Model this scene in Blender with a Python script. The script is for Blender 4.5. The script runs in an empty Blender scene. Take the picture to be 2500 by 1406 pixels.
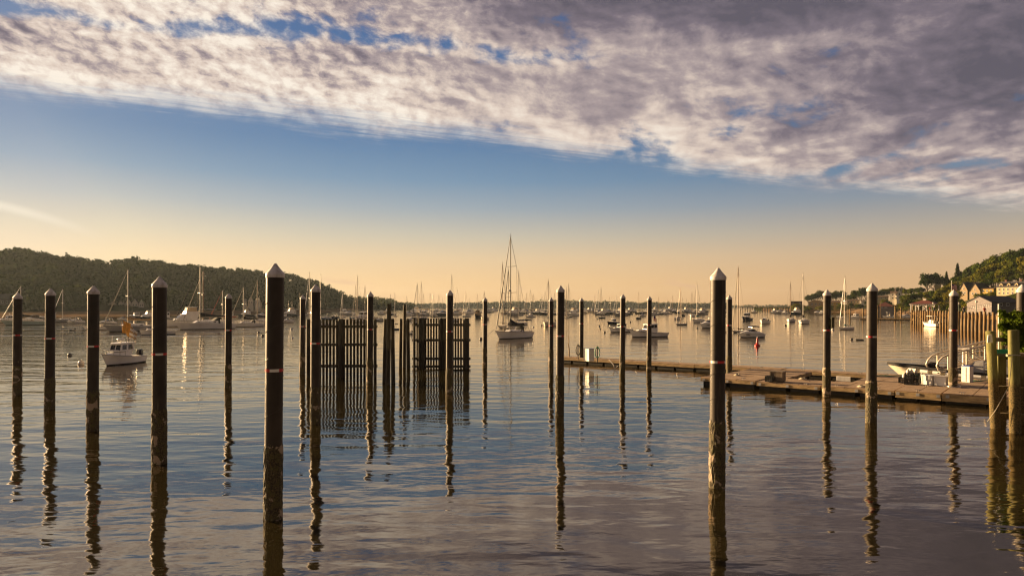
import bpy, math, random
import numpy as np
from mathutils import Vector, Matrix
R = math.radians
random.seed(11)
rng = np.random.default_rng(11)
scene = bpy.context.scene
COL = scene.collection

# ------------------------------------------------------------------ camera
CAMH, FX, HZ, CX = 5.0, 1667.0, 748.0, 1250.0
cam_d = bpy.data.cameras.new('camera')
cam = bpy.data.objects.new('camera', cam_d)
COL.objects.link(cam)
cam.location = (0, 0, CAMH)
cam.rotation_euler = (R(90), 0, 0)
cam_d.sensor_width = 36
cam_d.lens = 24.0
cam_d.shift_y = 0.018
cam_d.clip_start = 0.2
cam_d.clip_end = 30000
scene.camera = cam

# ------------------------------------------------------------------ light
SUN_AZ, SUN_EL = R(-56), R(10)      # azimuth from +Y towards +X
sun_dir = Vector((math.sin(SUN_AZ) * math.cos(SUN_EL), math.cos(SUN_AZ) * math.cos(SUN_EL), math.sin(SUN_EL)))
sd = bpy.data.lights.new('sun', 'SUN')
sd.energy = 5.0
sd.angle = R(0.6)
sd.color = (1.0, 0.66, 0.33)
sun = bpy.data.objects.new('sun', sd)
COL.objects.link(sun)
sun.rotation_euler = sun_dir.to_track_quat('Z', 'Y').to_euler()
scene.view_settings.view_transform = 'Standard'
scene.view_settings.look = 'None'
scene.view_settings.gamma = 1
EXPO = 1.8
scene.view_settings.exposure = EXPO
scene.cycles.use_denoising = True
scene.cycles.filter_width = 1.25
scene.cycles.max_bounces = 6
scene.cycles.volume_bounces = 0
scene.cycles.transparent_max_bounces = 6
scene.cycles.sample_clamp_indirect = 6

# ------------------------------------------------------------------ node helper
class NT:
    def __init__(s, tree):
        s.t = tree; s.n = tree.nodes; s.l = tree.links
    def new(s, ty, **kw):
        nd = s.n.new(ty)
        for k, v in kw.items(): setattr(nd, k, v)
        return nd
    def put(s, sock, v):
        if hasattr(v, 'is_linked') or hasattr(v, 'node'): s.l.new(v, sock)
        elif isinstance(v, (tuple, list)) and sock.type == 'RGBA' and len(v) == 3: sock.default_value = (*v, 1)
        else: sock.default_value = v
    def m(s, op, a, b=0.0, c=0.0, clamp=False):
        nd = s.new('ShaderNodeMath', operation=op); nd.use_clamp = clamp
        for i, v in enumerate((a, b, c)): s.put(nd.inputs[i], v)
        return nd.outputs[0]
    def vm(s, op, a, b=(0, 0, 0)):
        nd = s.new('ShaderNodeVectorMath', operation=op)
        s.put(nd.inputs[0], a)
        if op == 'SCALE': s.put(nd.inputs['Scale'], b)
        else: s.put(nd.inputs[1], b)
        return nd.outputs['Value'] if op in ('DOT_PRODUCT', 'LENGTH') else nd.outputs[0]
    def sm(s, x, a, b):
        nd = s.new('ShaderNodeMapRange'); nd.interpolation_type = 'SMOOTHSTEP'
        s.put(nd.inputs[0], x); s.put(nd.inputs[1], a); s.put(nd.inputs[2], b)
        return nd.outputs[0]
    def mix(s, f, a, b, mode='MIX'):
        nd = s.new('ShaderNodeMix', data_type='RGBA', blend_type=mode)
        s.put(nd.inputs[0], f); s.put(nd.inputs[6], a); s.put(nd.inputs[7], b)
        return nd.outputs[2]
    def noise(s, vec, scale, detail=2, rough=0.5, dist=0.0, dim='3D', w=0):
        nd = s.new('ShaderNodeTexNoise', noise_dimensions=dim)
        s.put(nd.inputs['Vector'], vec); nd.inputs['Scale'].default_value = scale
        nd.inputs['Detail'].default_value = detail; nd.inputs['Roughness'].default_value = rough
        nd.inputs['Distortion'].default_value = dist
        return nd.outputs['Fac']
    def ramp(s, f, stops):
        nd = s.new('ShaderNodeValToRGB'); cr = nd.color_ramp
        while len(cr.elements) < len(stops): cr.elements.new(0.5)
        for e, (p, c) in zip(cr.elements, stops): e.position = p; e.color = (*c, 1)
        s.put(nd.inputs[0], f)
        return nd.outputs[0]

def lin(r, g, b):
    f = lambda c: ((c / 255 + 0.055) / 1.055) ** 2.4 if c > 10 else c / 255 / 12.92
    return (f(r), f(g), f(b))

# ------------------------------------------------------------------ world: Nishita sky, graded, with a cloud sheet on a high plane
world = bpy.data.worlds.new('World')
scene.world = world
world.use_nodes = True
T = NT(world.node_tree)
T.n.clear()
wo = T.new('ShaderNodeOutputWorld'); bg = T.new('ShaderNodeBackground')
T.l.new(bg.outputs[0], wo.inputs[0])
sky = T.new('ShaderNodeTexSky', sky_type='NISHITA')
sky.sun_disc = False
sky.sun_elevation = SUN_EL
sky.sun_rotation = SUN_AZ
sky.air_density = 1.0; sky.dust_density = 2.0; sky.ozone_density = 1.5
tc = T.new('ShaderNodeTexCoord')
dvec = T.vm('NORMALIZE', tc.outputs['Generated'])
sx = T.new('ShaderNodeSeparateXYZ'); T.put(sx.inputs[0], dvec)
dx, dy, dz = sx.outputs
elev = T.m('MAXIMUM', dz, 0.0)
grad = T.ramp(elev, [(0.0, lin(246, 192, 130)), (0.035, lin(250, 204, 146)), (0.07, lin(237, 205, 162)), (0.10, lin(208, 196, 174)),
                     (0.14, lin(160, 172, 182)), (0.18, lin(118, 150, 180)), (0.23, lin(90, 128, 170)), (0.42, lin(62, 98, 152)), (1.0, lin(48, 76, 122))])
sunh = Vector((math.sin(SUN_AZ), math.cos(SUN_AZ), 0))
cosaz = T.vm('DOT_PRODUCT', dvec, tuple(sunh))
glow = T.m('POWER', T.m('MAXIMUM', cosaz, 0.0), 5.0)
glow = T.m('MULTIPLY', glow, T.m('SUBTRACT', 1.0, T.sm(elev, 0.03, 0.23)))
far = T.sm(cosaz, 0.75, 0.0)
grad = T.mix(T.m('MULTIPLY', far, 0.5), grad, T.mix(1.0, grad, lin(196, 186, 196), 'MULTIPLY'))
grad = T.mix(T.m('MULTIPLY', glow, 0.62), grad, lin(250, 232, 200))
nish = T.vm('MINIMUM', T.vm('SCALE', sky.outputs[0], 0.09), (1.1, 0.95, 0.75))
base = T.mix(0.14, grad, nish)

# cloud sheet: direction projected on a plane overhead
zc = T.m('MAXIMUM', dz, 0.03)
u = T.m('DIVIDE', dx, zc); v = T.m('DIVIDE', dy, zc)
cp = T.new('ShaderNodeCombineXYZ'); T.put(cp.inputs[0], u); T.put(cp.inputs[1], T.m('MULTIPLY', v, 0.5)); cp.inputs[2].default_value = 3.3
P = cp.outputs[0]
azm = T.m('ARCTAN2', dx, dy); elm = T.m('ARCSINE', dz)
ca = T.new('ShaderNodeCombineXYZ'); T.put(ca.inputs[0], T.m('MULTIPLY_ADD', elm, 0.35, azm)); T.put(ca.inputs[1], T.m('MULTIPLY', elm, 1.75)); ca.inputs[2].default_value = 1.7
A = ca.outputs[0]                                # puffs stand up from the sheet: rounder than the sheet's own foreshortening
def clump(Pv, Av):
    big = T.noise(Pv, 1.15, 3, 0.5, 0.2)
    med = T.noise(Av, 11.0, 8, 0.6, 0.2)
    fine = T.noise(Av, 44.0, 5, 0.62, 0.25)
    return big, med, fine
big, med, fine = clump(P, A)
big2, med2, fine2 = clump(T.vm('ADD', P, (-0.035, 0.05, 0.0)), T.vm('ADD', A, (-0.010, -0.008, 0.0)))
soft = T.noise(P, 2.2, 3, 0.5, 0.6)
leftw = T.sm(u, 0.5, -1.1)                       # fine ripples on the sunward side, soft mass on the other
edge = T.m('SUBTRACT', T.m('MULTIPLY_ADD', u, 0.5, 4.5), v)
edge = T.m('ADD', edge, T.m('MULTIPLY', T.m('SUBTRACT', big, 0.5), 1.0))
edge = T.m('ADD', edge, T.m('MULTIPLY', T.m('SUBTRACT', med, 0.5), 0.7))
fp = T.new('ShaderNodeCombineXYZ'); T.put(fp.inputs[0], T.m('MULTIPLY', T.m('MULTIPLY_ADD', v, 0.5, u), 0.9)); T.put(fp.inputs[1], T.m('MULTIPLY', T.m('MULTIPLY_ADD', u, -0.5, v), 7.0)); fp.inputs[2].default_value = 9.0
fib = T.noise(fp.outputs[0], 1.6, 5, 0.65, 1.2)               # fibres drawn out along the edge of the sheet
edge = T.m('ADD', edge, T.m('MULTIPLY', T.m('SUBTRACT', fib, 0.52), 0.75))
cover = T.sm(edge, -0.12, 0.75)
thick = T.sm(edge, 0.1, 1.5)
bandc = T.m('SUBTRACT', v, T.m('MULTIPLY_ADD', u, 0.22, 2.70))
bandc = T.m('ADD', bandc, T.m('MULTIPLY', T.m('SUBTRACT', big, 0.5), 0.7))
band = T.m('SUBTRACT', 1.0, T.sm(T.m('ABSOLUTE', bandc), 0.0, 0.16))
band = T.m('MULTIPLY', band, T.sm(u, 0.35, -0.15))
sheet = T.m('MULTIPLY', T.sm(bandc, 0.05, 0.3), T.sm(u, 1.0, 0.0))      # the closed rippled sheet between gap and edge
mixn = T.m('ADD', T.m('MULTIPLY', med, 0.6), T.m('MULTIPLY', fine, 0.22))
mixn = T.m('ADD', mixn, T.m('MULTIPLY', big, 0.45))                      # mean about 0.63
grey = T.m('MULTIPLY', T.sm(u, 0.7, 1.9), T.sm(v, 4.0, 2.4))             # the closed grey deck upper right
grey = T.m('MAXIMUM', grey, T.m('MULTIPLY', T.m('MULTIPLY', T.sm(v, 2.75, 2.2), T.sm(u, -0.9, 0.3)), 0.8))
mixn = T.m('ADD', mixn, T.m('MULTIPLY', grey, 0.22))
mixn = T.m('ADD', mixn, T.m('MULTIPLY', sheet, 0.16))
mixn = T.m('SUBTRACT', mixn, T.m('MULTIPLY', band, 0.10))
mixn = T.m('ADD', mixn, T.m('MULTIPLY', T.sm(u, 0.6, 2.2), 0.05))
mixn = T.m('ADD', mixn, T.m('MULTIPLY', T.m('SUBTRACT', soft, 0.5), 0.22))
dens = T.m('MULTIPLY', T.sm(mixn, 0.50, 0.66), cover)
# light on the clumps: the sunward side of each clump is brighter
lit = T.m('ADD', T.m('MULTIPLY', T.m('SUBTRACT', big, big2), 1.9), T.m('MULTIPLY', T.m('SUBTRACT', soft, 0.5), 0.9))
lit = T.m('ADD', lit, T.m('MULTIPLY', T.m('SUBTRACT', med, med2), 1.15))
lit = T.m('ADD', lit, T.m('MULTIPLY', T.m('ADD', T.m('MULTIPLY', T.m('SUBTRACT', fine, fine2), 0.4), T.m('SUBTRACT', fine, 0.5)), T.m('MULTIPLY_ADD', leftw, 0.9, 0.16)))
lit = T.m('ADD', lit, T.m('MULTIPLY', T.m('SUBTRACT', med, 0.5), 0.55))
lit = T.m('ADD', lit, 0.57)
lit = T.m('ADD', lit, T.m('MULTIPLY', T.m('SUBTRACT', 0.62, mixn), 0.7))
lit = T.m('ADD', lit, T.m('MULTIPLY', leftw, 0.17))
lit = T.m('SUBTRACT', lit, T.m('MULTIPLY', grey, 0.36))
lit = T.m('ADD', lit, T.m('MULTIPLY', T.m('SUBTRACT', 1.0, thick), 0.26))
lit = T.m('SUBTRACT', lit, T.m('MULTIPLY', T.sm(u, 1.0, 3.0), 0.12))
ccol = T.ramp(lit, [(0.0, lin(98, 92, 102)), (0.26, lin(126, 115, 124)), (0.5, lin(173, 157, 156)), (0.72, lin(225, 206, 191)), (1.0, lin(255, 243, 226))])
base = T.mix(T.m('MULTIPLY', dens, 0.96), base, ccol)
# faint low clouds above the horizon
lowp = T.new('ShaderNodeCombineXYZ'); az = T.m('ARCTAN2', dx, dy)
T.put(lowp.inputs[0], T.m('MULTIPLY', az, 6.0)); T.put(lowp.inputs[1], T.m('MULTIPLY', dz, 30.0))
ln = T.noise(lowp.outputs[0], 1.6, 5, 0.55, 0.3)
lw = T.m('MULTIPLY', T.sm(ln, 0.56, 0.70), T.m('MULTIPLY', T.sm(dz, 0.004, 0.02), T.sm(dz, 0.062, 0.03)))
base = T.mix(T.m('MULTIPLY', lw, 0.45), base, lin(214, 168, 142))
# pale streak low on the left
fy = T.m('MAXIMUM', dy, 0.05); tx = T.m('DIVIDE', dx, fy); tz = T.m('DIVIDE', dz, fy)
sq = T.m('SUBTRACT', tz, T.m('ADD', T.m('MULTIPLY', T.m('MULTIPLY', T.m('ADD', tx, 0.6), T.m('ADD', tx, 0.6)), -0.6), T.m('MULTIPLY_ADD', tx, -0.40, -0.139)))
sk = T.m('MULTIPLY', T.m('SUBTRACT', 1.0, T.sm(T.m('ABSOLUTE', sq), 0.0, 0.011)), T.m('MULTIPLY', T.sm(tx, -0.58, -0.74), T.sm(dy, 0.1, 0.3)))
base = T.mix(T.m('MULTIPLY', sk, 0.5), base, lin(255, 244, 222))
# unseen sky behind and overhead, dimmed and warmed to shape shade on camera-facing sides
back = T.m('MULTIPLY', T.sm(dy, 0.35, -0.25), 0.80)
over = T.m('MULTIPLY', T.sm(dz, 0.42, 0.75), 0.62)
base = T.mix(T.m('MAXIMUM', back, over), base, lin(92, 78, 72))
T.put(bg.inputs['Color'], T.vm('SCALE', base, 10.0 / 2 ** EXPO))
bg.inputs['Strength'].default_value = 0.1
world.cycles.sampling_method = 'MANUAL'
world.cycles.sample_map_resolution = 512

# ================================================================== helpers
def at(px, py):
    """Point on the water under a pixel of the photograph."""
    D = CAMH * FX / (py - HZ)
    return Vector(((px - CX) / FX * D, D, 0.0))
def pt(px, py, D):
    return Vector(((px - CX) / FX * D, D, CAMH - (py - HZ) / FX * D))
def depth(py): return CAMH * FX / (py - HZ)

class MB:
    """Collects shapes; build() links them as one mesh object."""
    def __init__(s): s.v = []; s.f = []; s.mi = []; s.sm = []
    def add(s, vs, fs, mi=0, sm=False):
        o = len(s.v); s.v += [tuple(p) for p in vs]
        for f in fs: s.f.append([i + o for i in f]); s.mi.append(mi); s.sm.append(sm)
        return s
    def box(s, c, size, rot=0.0, mi=0, taper=1.0):
        x, y, z = (k / 2 for k in size); cr, sr = math.cos(rot), math.sin(rot); vs = []
        for zz, t in ((-z, 1.0), (z, taper)):
            for xx, yy in ((-x, -y), (x, -y), (x, y), (-x, y)):
                vs.append((c[0] + (xx * cr - yy * sr) * t, c[1] + (xx * sr + yy * cr) * t, c[2] + zz))
        return s.add(vs, [(3, 2, 1, 0), (4, 5, 6, 7), (0, 1, 5, 4), (1, 2, 6, 5), (2, 3, 7, 6), (3, 0, 4, 7)], mi)
    def hexa(s, b, t, mi=0):
        return s.add(list(b) + list(t), [(3, 2, 1, 0), (4, 5, 6, 7), (0, 1, 5, 4), (1, 2, 6, 5), (2, 3, 7, 6), (3, 0, 4, 7)], mi)
    def tube(s, p0, p1, r0, r1=None, n=8, mi=0, cap=True):
        r1 = r0 if r1 is None else r1
        return s.path([p0, p1], [r0, r1], n, mi, cap)
    def path(s, pts, r, n=8, mi=0, cap=True):
        pts = [Vector(p) for p in pts]; k = len(pts)
        rr = r if isinstance(r, (list, tuple)) else [r] * k
        d0 = (pts[1] - pts[0]).normalized()
        a = d0.orthogonal().normalized(); vs = []; fs = []
        for i, p in enumerate(pts):
            d = (pts[min(i + 1, k - 1)] - pts[max(i - 1, 0)]).normalized()
            a = (a - d * a.dot(d)).normalized(); b = d.cross(a)
            for j in range(n):
                t = 2 * math.pi * j / n
                vs.append(p + (a * math.cos(t) + b * math.sin(t)) * rr[i])
        for i in range(k - 1):
            for j in range(n):
                q = (j + 1) % n
                fs.append((i * n + j, i * n + q, (i + 1) * n + q, (i + 1) * n + j))
        s.add(vs, fs, mi, n > 5)
        if cap:
            s.add(vs[:n], [tuple(range(n - 1, -1, -1))], mi); s.add(vs[-n:], [tuple(range(n))], mi)
        return s
    def lathe(s, prof, c=(0, 0, 0), n=24, mi=0, sm=True, jit=0.0, lean=0.0):
        vs = []; fs = []
        for r, z in prof:
            for j in range(n):
                t = 2 * math.pi * j / n
                q = r + (random.uniform(-jit, jit) if jit else 0)
                vs.append((c[0] + q * math.cos(t) + lean * z, c[1] + q * math.sin(t), c[2] + z))
        for i in range(len(prof) - 1):
            for j in range(n):
                q = (j + 1) % n
                fs.append((i * n + j, i * n + q, (i + 1) * n + q, (i + 1) * n + j))
        return s.add(vs, fs, mi, sm)
    def loft(s, rings, mi=0, sm=True, closed=True, caps=False):
        n = len(rings[0]); vs = [p for r in rings for p in r]; fs = []
        for i in range(len(rings) - 1):
            for j in range(n if closed else n - 1):
                q = (j + 1) % n
                fs.append((i * n + j, i * n + q, (i + 1) * n + q, (i + 1) * n + j))
        s.add(vs, fs, mi, sm)
        if caps: s.add(rings[0], [tuple(range(n - 1, -1, -1))], mi); s.add(rings[-1], [tuple(range(n))], mi)
        return s
    def quad(s, a, b, c, d, mi=0): return s.add([a, b, c, d], [(0, 1, 2, 3)], mi)
    def ball(s, c, r, n=10, mi=0, sz=1.0):
        k = n // 2 + 1
        return s.lathe([(max(r * math.sin(math.pi * i / k), 1e-3), -r * sz * math.cos(math.pi * i / k)) for i in range(k + 1)], c, n, mi)
    def merge(s, o, mi):
        return s.add(o.v, o.f, mi) if False else s._merge(o, mi)
    def _merge(s, o, mi):
        k = len(s.v); s.v += o.v
        for f, m_, g in zip(o.f, o.mi, o.sm): s.f.append([i + k for i in f]); s.mi.append(mi); s.sm.append(g)
        return s
    def mesh(s, name, mats):
        me = bpy.data.meshes.new(name)
        me.from_pydata(s.v, [], s.f)
        for m_ in (mats if isinstance(mats, (list, tuple)) else [mats]): me.materials.append(m_)
        me.polygons.foreach_set('material_index', s.mi)
        me.polygons.foreach_set('use_smooth', s.sm)
        me.update(); me.validate()
        return me
    def build(s, name, mats, parent=None):
        o = bpy.data.objects.new(name, s.mesh(name, mats)); COL.objects.link(o)
        if parent is not None: o.parent = parent
        return o

def tag(o, label=None, cat=None, group=None, kind=None):
    for k, v_ in (('label', label), ('category', cat), ('group', group), ('kind', kind)):
        if v_: o[k] = v_
    return o
def empty(name, loc=(0, 0, 0), rz=0.0, label=None, cat=None, group=None):
    o = bpy.data.objects.new(name, None); COL.objects.link(o)
    o.location = loc; o.rotation_euler = (0, 0, rz); o.empty_display_size = 0.3
    return tag(o, label, cat, group)
def copy_tree(o, parent=None):
    c = o.copy(); COL.objects.link(c); c.parent = parent
    for ch in list(o.children): copy_tree(ch, c)
    return c
def np_mesh(name, V, F, mats, mi=None, smooth=False):
    """Quads from numpy arrays."""
    me = bpy.data.meshes.new(name); n = len(F)
    me.vertices.add(len(V)); me.vertices.foreach_set('co', np.asarray(V, dtype=np.float32).ravel())
    me.loops.add(n * 4); me.loops.foreach_set('vertex_index', np.asarray(F, dtype=np.int32).ravel())
    me.polygons.add(n); me.polygons.foreach_set('loop_start', np.arange(n, dtype=np.int32) * 4)
    me.polygons.foreach_set('loop_total', np.full(n, 4, dtype=np.int32))
    for m_ in (mats if isinstance(mats, (list, tuple)) else [mats]): me.materials.append(m_)
    if mi is not None: me.polygons.foreach_set('material_index', np.asarray(mi, dtype=np.int32))
    me.update(calc_edges=True)
    if smooth: me.polygons.foreach_set('use_smooth', np.ones(n, dtype=bool))
    return me

# ================================================================== materials
MATS = {}
def mat(name, col, rough=0.5, metal=0.0, var=0.15, scale=6.0, col2=None, stretch=(1, 1, 1), bump=0.0, spec=0.5, emit=None):
    m_ = bpy.data.materials.new(name); m_.use_nodes = True
    t = NT(m_.node_tree); b = t.n['Principled BSDF']
    tcn = t.new('ShaderNodeTexCoord'); mp = t.new('ShaderNodeMapping'); mp.inputs['Scale'].default_value = stretch
    t.l.new(tcn.outputs['Object'], mp.inputs[0])
    nz = t.noise(mp.outputs[0], scale, 4, 0.6)
    dark = tuple(c * (1 - var * 1.6) for c in col) if col2 is None else col2
    brt = tuple(min(1, c * (1 + var)) for c in col)
    t.put(b.inputs['Base Color'], t.mix(t.sm(nz, 0.3, 0.7), dark, brt))
    b.inputs['Roughness'].default_value = rough; b.inputs['Metallic'].default_value = metal
    b.inputs['Specular IOR Level'].default_value = spec
    if bump:
        bn = t.new('ShaderNodeBump'); bn.inputs['Strength'].default_value = 1; bn.inputs['Distance'].default_value = bump
        t.put(bn.inputs['Height'], nz); t.l.new(bn.outputs[0], b.inputs['Normal'])
    MATS[name] = m_
    return m_
gel = mat('gelcoat_white', (0.86, 0.84, 0.80), 0.28, var=0.05, scale=0.8)
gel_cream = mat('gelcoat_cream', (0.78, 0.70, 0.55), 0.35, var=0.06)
gel_pale = mat('gelcoat_pale_green', (0.34, 0.44, 0.40), 0.35, var=0.06)
gel_grey = mat('gelcoat_grey', (0.34, 0.34, 0.35), 0.35, var=0.06)
gel_navy = mat('gelcoat_navy', (0.012, 0.016, 0.035), 0.25, var=0.1)
gel_black = mat('gelcoat_black', (0.010, 0.010, 0.012), 0.3, var=0.1)
gel_blue = mat('gelcoat_blue', (0.05, 0.13, 0.32), 0.3, var=0.1)
boot_m = mat('antifouling_black', (0.012, 0.011, 0.012), 0.6, var=0.2)
boot_red = mat('antifouling_red', (0.10, 0.02, 0.015), 0.6, var=0.2)
deck_m = mat('deck_nonskid', (0.50, 0.47, 0.42), 0.6, var=0.08)
teak = mat('teak', (0.22, 0.11, 0.05), 0.55, var=0.25, stretch=(1, 8, 1))
glass_d = mat('smoked_glass', (0.012, 0.013, 0.016), 0.08, var=0.1)
alu = mat('aluminium_spar', (0.42, 0.40, 0.38), 0.4, metal=0.6, var=0.08)
alu_brown = mat('bronze_spar', (0.20, 0.11, 0.06), 0.45, var=0.1)
spar_dark = mat('dark_spar', (0.05, 0.035, 0.025), 0.5, var=0.1)
steel = mat('stainless_rail', (0.5, 0.48, 0.46), 0.25, metal=0.9, var=0.05)
wire = mat('rigging_wire', (0.14, 0.12, 0.10), 0.4, metal=0.5, var=0.1)
rope_m = mat('rope', (0.45, 0.40, 0.30), 0.8, var=0.2)
can_black = mat('canvas_black', (0.012, 0.012, 0.014), 0.85, var=0.25)
can_navy = mat('canvas_navy', (0.012, 0.018, 0.05), 0.85, var=0.25)
can_blue = mat('canvas_blue', (0.02, 0.06, 0.30), 0.8, var=0.25)
can_teal = mat('canvas_teal', (0.01, 0.12, 0.15), 0.8, var=0.25)
can_tan = mat('canvas_tan', (0.42, 0.28, 0.14), 0.8, var=0.2)
can_green = mat('canvas_green', (0.03, 0.10, 0.05), 0.8, var=0.2)
can_red = mat('canvas_red', (0.30, 0.04, 0.02), 0.8, var=0.2)
can_cream = mat('canvas_cream', (0.62, 0.50, 0.32), 0.7, var=0.15)
can_yellow = mat('canvas_yellow', (0.60, 0.48, 0.03), 0.7, var=0.15)
engine_m = mat('outboard_cowling', (0.01, 0.01, 0.014), 0.3, var=0.1)
flag_red = mat('flag_red', (0.55, 0.03, 0.03), 0.8, var=0.1)
flag_white = mat('flag_white', (0.75, 0.72, 0.66), 0.8, var=0.05)
flag_blue = mat('flag_blue', (0.02, 0.03, 0.16), 0.8, var=0.1)
flag_gold = mat('flag_gold', (0.75, 0.36, 0.05), 0.8, var=0.15)
orange_m = mat('orange_plastic', (0.65, 0.17, 0.03), 0.5, var=0.1)
red_m = mat('red_paint', (0.45, 0.02, 0.015), 0.4, var=0.15)
white_m = mat('white_paint', (0.70, 0.68, 0.65), 0.5, var=0.08)
green_hose = mat('green_hose', (0.01, 0.22, 0.12), 0.4, var=0.1)
black_pl = mat('black_plastic', (0.012, 0.012, 0.012), 0.5, var=0.2)
wood_dock = mat('dock_boards', (0.36, 0.25, 0.16), 0.85, var=0.35, scale=3.0, stretch=(0.7, 8, 4), bump=0.006)
wood_side = mat('dock_timber', (0.38, 0.27, 0.14), 0.8, var=0.35, scale=2.5, stretch=(0.8, 5, 6), bump=0.006)
wood_grey = mat('weathered_wood', (0.16, 0.12, 0.085), 0.85, var=0.35, scale=4, stretch=(1, 1, 0.2))
wood_yel = mat('treated_wood', (0.33, 0.20, 0.08), 0.8, var=0.35, scale=4, stretch=(1, 1, 0.25))
float_m = mat('pontoon_black', (0.012, 0.011, 0.010), 0.7, var=0.3)

# ================================================================== water
def water_material():
    m_ = bpy.data.materials.new('harbour_water'); m_.use_nodes = True
    t = NT(m_.node_tree); out = t.n['Material Output']; t.n.remove(t.n['Principled BSDF'])
    body = t.new('ShaderNodeBsdfDiffuse'); body.inputs[0].default_value = (0.021, 0.017, 0.007, 1)
    gloss = t.new('ShaderNodeBsdfGlossy'); gloss.inputs['Roughness'].default_value = 0.045; gloss.inputs[0].default_value = (1.0, 0.93, 0.83, 1)
    fre = t.new('ShaderNodeFresnel'); fre.inputs[0].default_value = 2.45
    mx = t.new('ShaderNodeMixShader'); t.l.new(fre.outputs[0], mx.inputs[0]); t.l.new(body.outputs[0], mx.inputs[1]); t.l.new(gloss.outputs[0], mx.inputs[2]); t.l.new(mx.outputs[0], out.inputs[0])
    g = t.new('ShaderNodeNewGeometry').outputs['Position']
    def field(scale, ang, sx_, sy_, detail=2, rough=0.5, dist=0.0):
        mp = t.new('ShaderNodeMapping'); mp.inputs['Rotation'].default_value = (0, 0, R(ang)); mp.inputs['Scale'].default_value = (sx_, sy_, 1)
        t.l.new(g, mp.inputs[0])
        return t.noise(mp.outputs[0], scale, detail, rough, dist)
    swell = field(0.35, 8, 0.40, 1.0, 2, 0.5, 0.4)
    chop = field(1.25, -14, 0.42, 1.0, 2, 0.5, 0.3)
    rip = field(4.0, 10, 0.5, 1.0, 2, 0.5, 0.2)
    patch = t.sm(field(0.035, 0, 0.5, 1.0, 2), 0.38, 0.62)
    sp = t.new('ShaderNodeSeparateXYZ'); t.l.new(g, sp.inputs[0])
    lefty = t.sm(sp.outputs[0], 10.0, -40.0)
    amp = t.m('ADD', 0.55, t.m('ADD', t.m('MULTIPLY', patch, 0.5), t.m('MULTIPLY', lefty, 0.35)))
    h = t.m('MULTIPLY', swell, 0.075)
    h = t.m('ADD', h, t.m('MULTIPLY', t.m('MULTIPLY', chop, 0.030), amp))
    h = t.m('ADD', h, t.m('MULTIPLY', t.m('MULTIPLY', rip, 0.0055), amp))
    # spreading wakes of a passing boat on the left
    for (y0, sl, wd, a) in ((117, -0.012, 1.0, 0.36), (154, 0.03, 1.1, 0.24), (134, 0.02, 0.9, 0.08), (172, 0.04, 1.4, 0.12)):
        q = t.m('SUBTRACT', sp.outputs[1], t.m('MULTIPLY_ADD', sp.outputs[0], sl, y0))
        q = t.m('ADD', q, t.m('MULTIPLY', t.m('SUBTRACT', swell, 0.5), 2.0))
        q = t.m('DIVIDE', q, wd)
        e_ = t.m('POWER', 2.718, t.m('MULTIPLY', t.m('MULTIPLY', q, q), -1.0))
        h = t.m('ADD', h, t.m('MULTIPLY', t.m('MULTIPLY', e_, a), t.sm(sp.outputs[0], -35.0, -60.0)))
    bn = t.new('ShaderNodeBump'); bn.inputs['Strength'].default_value = 1.0; bn.inputs['Distance'].default_value = 1.0
    t.put(bn.inputs['Height'], h)
    for nd in (body, gloss, fre): t.l.new(bn.outputs[0], nd.inputs['Normal'])
    return m_
w_ = MB(); w_.quad((-9000, -80, 0), (9000, -80, 0), (9000, 16000, 0), (-9000, 16000, 0))
tag(w_.build('water', water_material()), 'calm harbour water with small ripples', kind='structure')

# ================================================================== foliage
def leaf_material(name, cols, scale=0.25, trans=0.25):
    m_ = bpy.data.materials.new(name); m_.use_nodes = True
    t = NT(m_.node_tree); out = [n for n in t.n if n.type == 'OUTPUT_MATERIAL'][0]
    t.n.remove(t.n['Principled BSDF'])
    pos = t.new('ShaderNodeNewGeometry').outputs['Position']
    oi = t.new('ShaderNodeObjectInfo')
    n1 = t.noise(pos, scale, 3, 0.6)
    f = t.m('ADD', t.m('MULTIPLY', n1, 0.75), t.m('MULTIPLY', oi.outputs['Random'], 0.42))
    k = len(cols)
    c = t.ramp(f, [(0.22 + 0.66 * i / (k - 1), cols[i]) for i in range(k)])
    d = t.new('ShaderNodeBsdfDiffuse'); t.put(d.inputs[0], c)
    tr = t.new('ShaderNodeBsdfTranslucent'); t.put(tr.inputs[0], t.mix(1.0, c, (0.95, 1.0, 0.45), 'MULTIPLY'))
    mx = t.new('ShaderNodeMixShader'); mx.inputs[0].default_value = trans
    t.l.new(d.outputs[0], mx.inputs[1]); t.l.new(tr.outputs[0], mx.inputs[2]); t.l.new(mx.outputs[0], out.inputs[0])
    MATS[name] = m_
    return m_
leaf_green = leaf_material('leaves_green', [(0.020, 0.036, 0.008), (0.048, 0.066, 0.012), (0.088, 0.098, 0.016), (0.13, 0.122, 0.02)])
leaf_dark = leaf_material('leaves_dark', [(0.010, 0.020, 0.006), (0.024, 0.040, 0.009), (0.05, 0.062, 0.012)])
leaf_gold = leaf_material('leaves_olive', [(0.05, 0.062, 0.010), (0.10, 0.100, 0.015), (0.16, 0.132, 0.02)])
leaf_wood = leaf_material('woods_leaves', [(0.020, 0.034, 0.011), (0.040, 0.056, 0.015), (0.068, 0.080, 0.018), (0.14, 0.13, 0.022)], scale=0.045, trans=0.12)  # top stop lightened: yellow sunlit patches put into the leaf colour
leaf_vine = leaf_material('vine_leaves', [(0.04, 0.075, 0.010), (0.13, 0.17, 0.02), (0.28, 0.26, 0.03)], scale=3.0, trans=0.35)
bark = mat('bark', (0.06, 0.045, 0.03), 0.9, var=0.3, scale=3)

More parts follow.
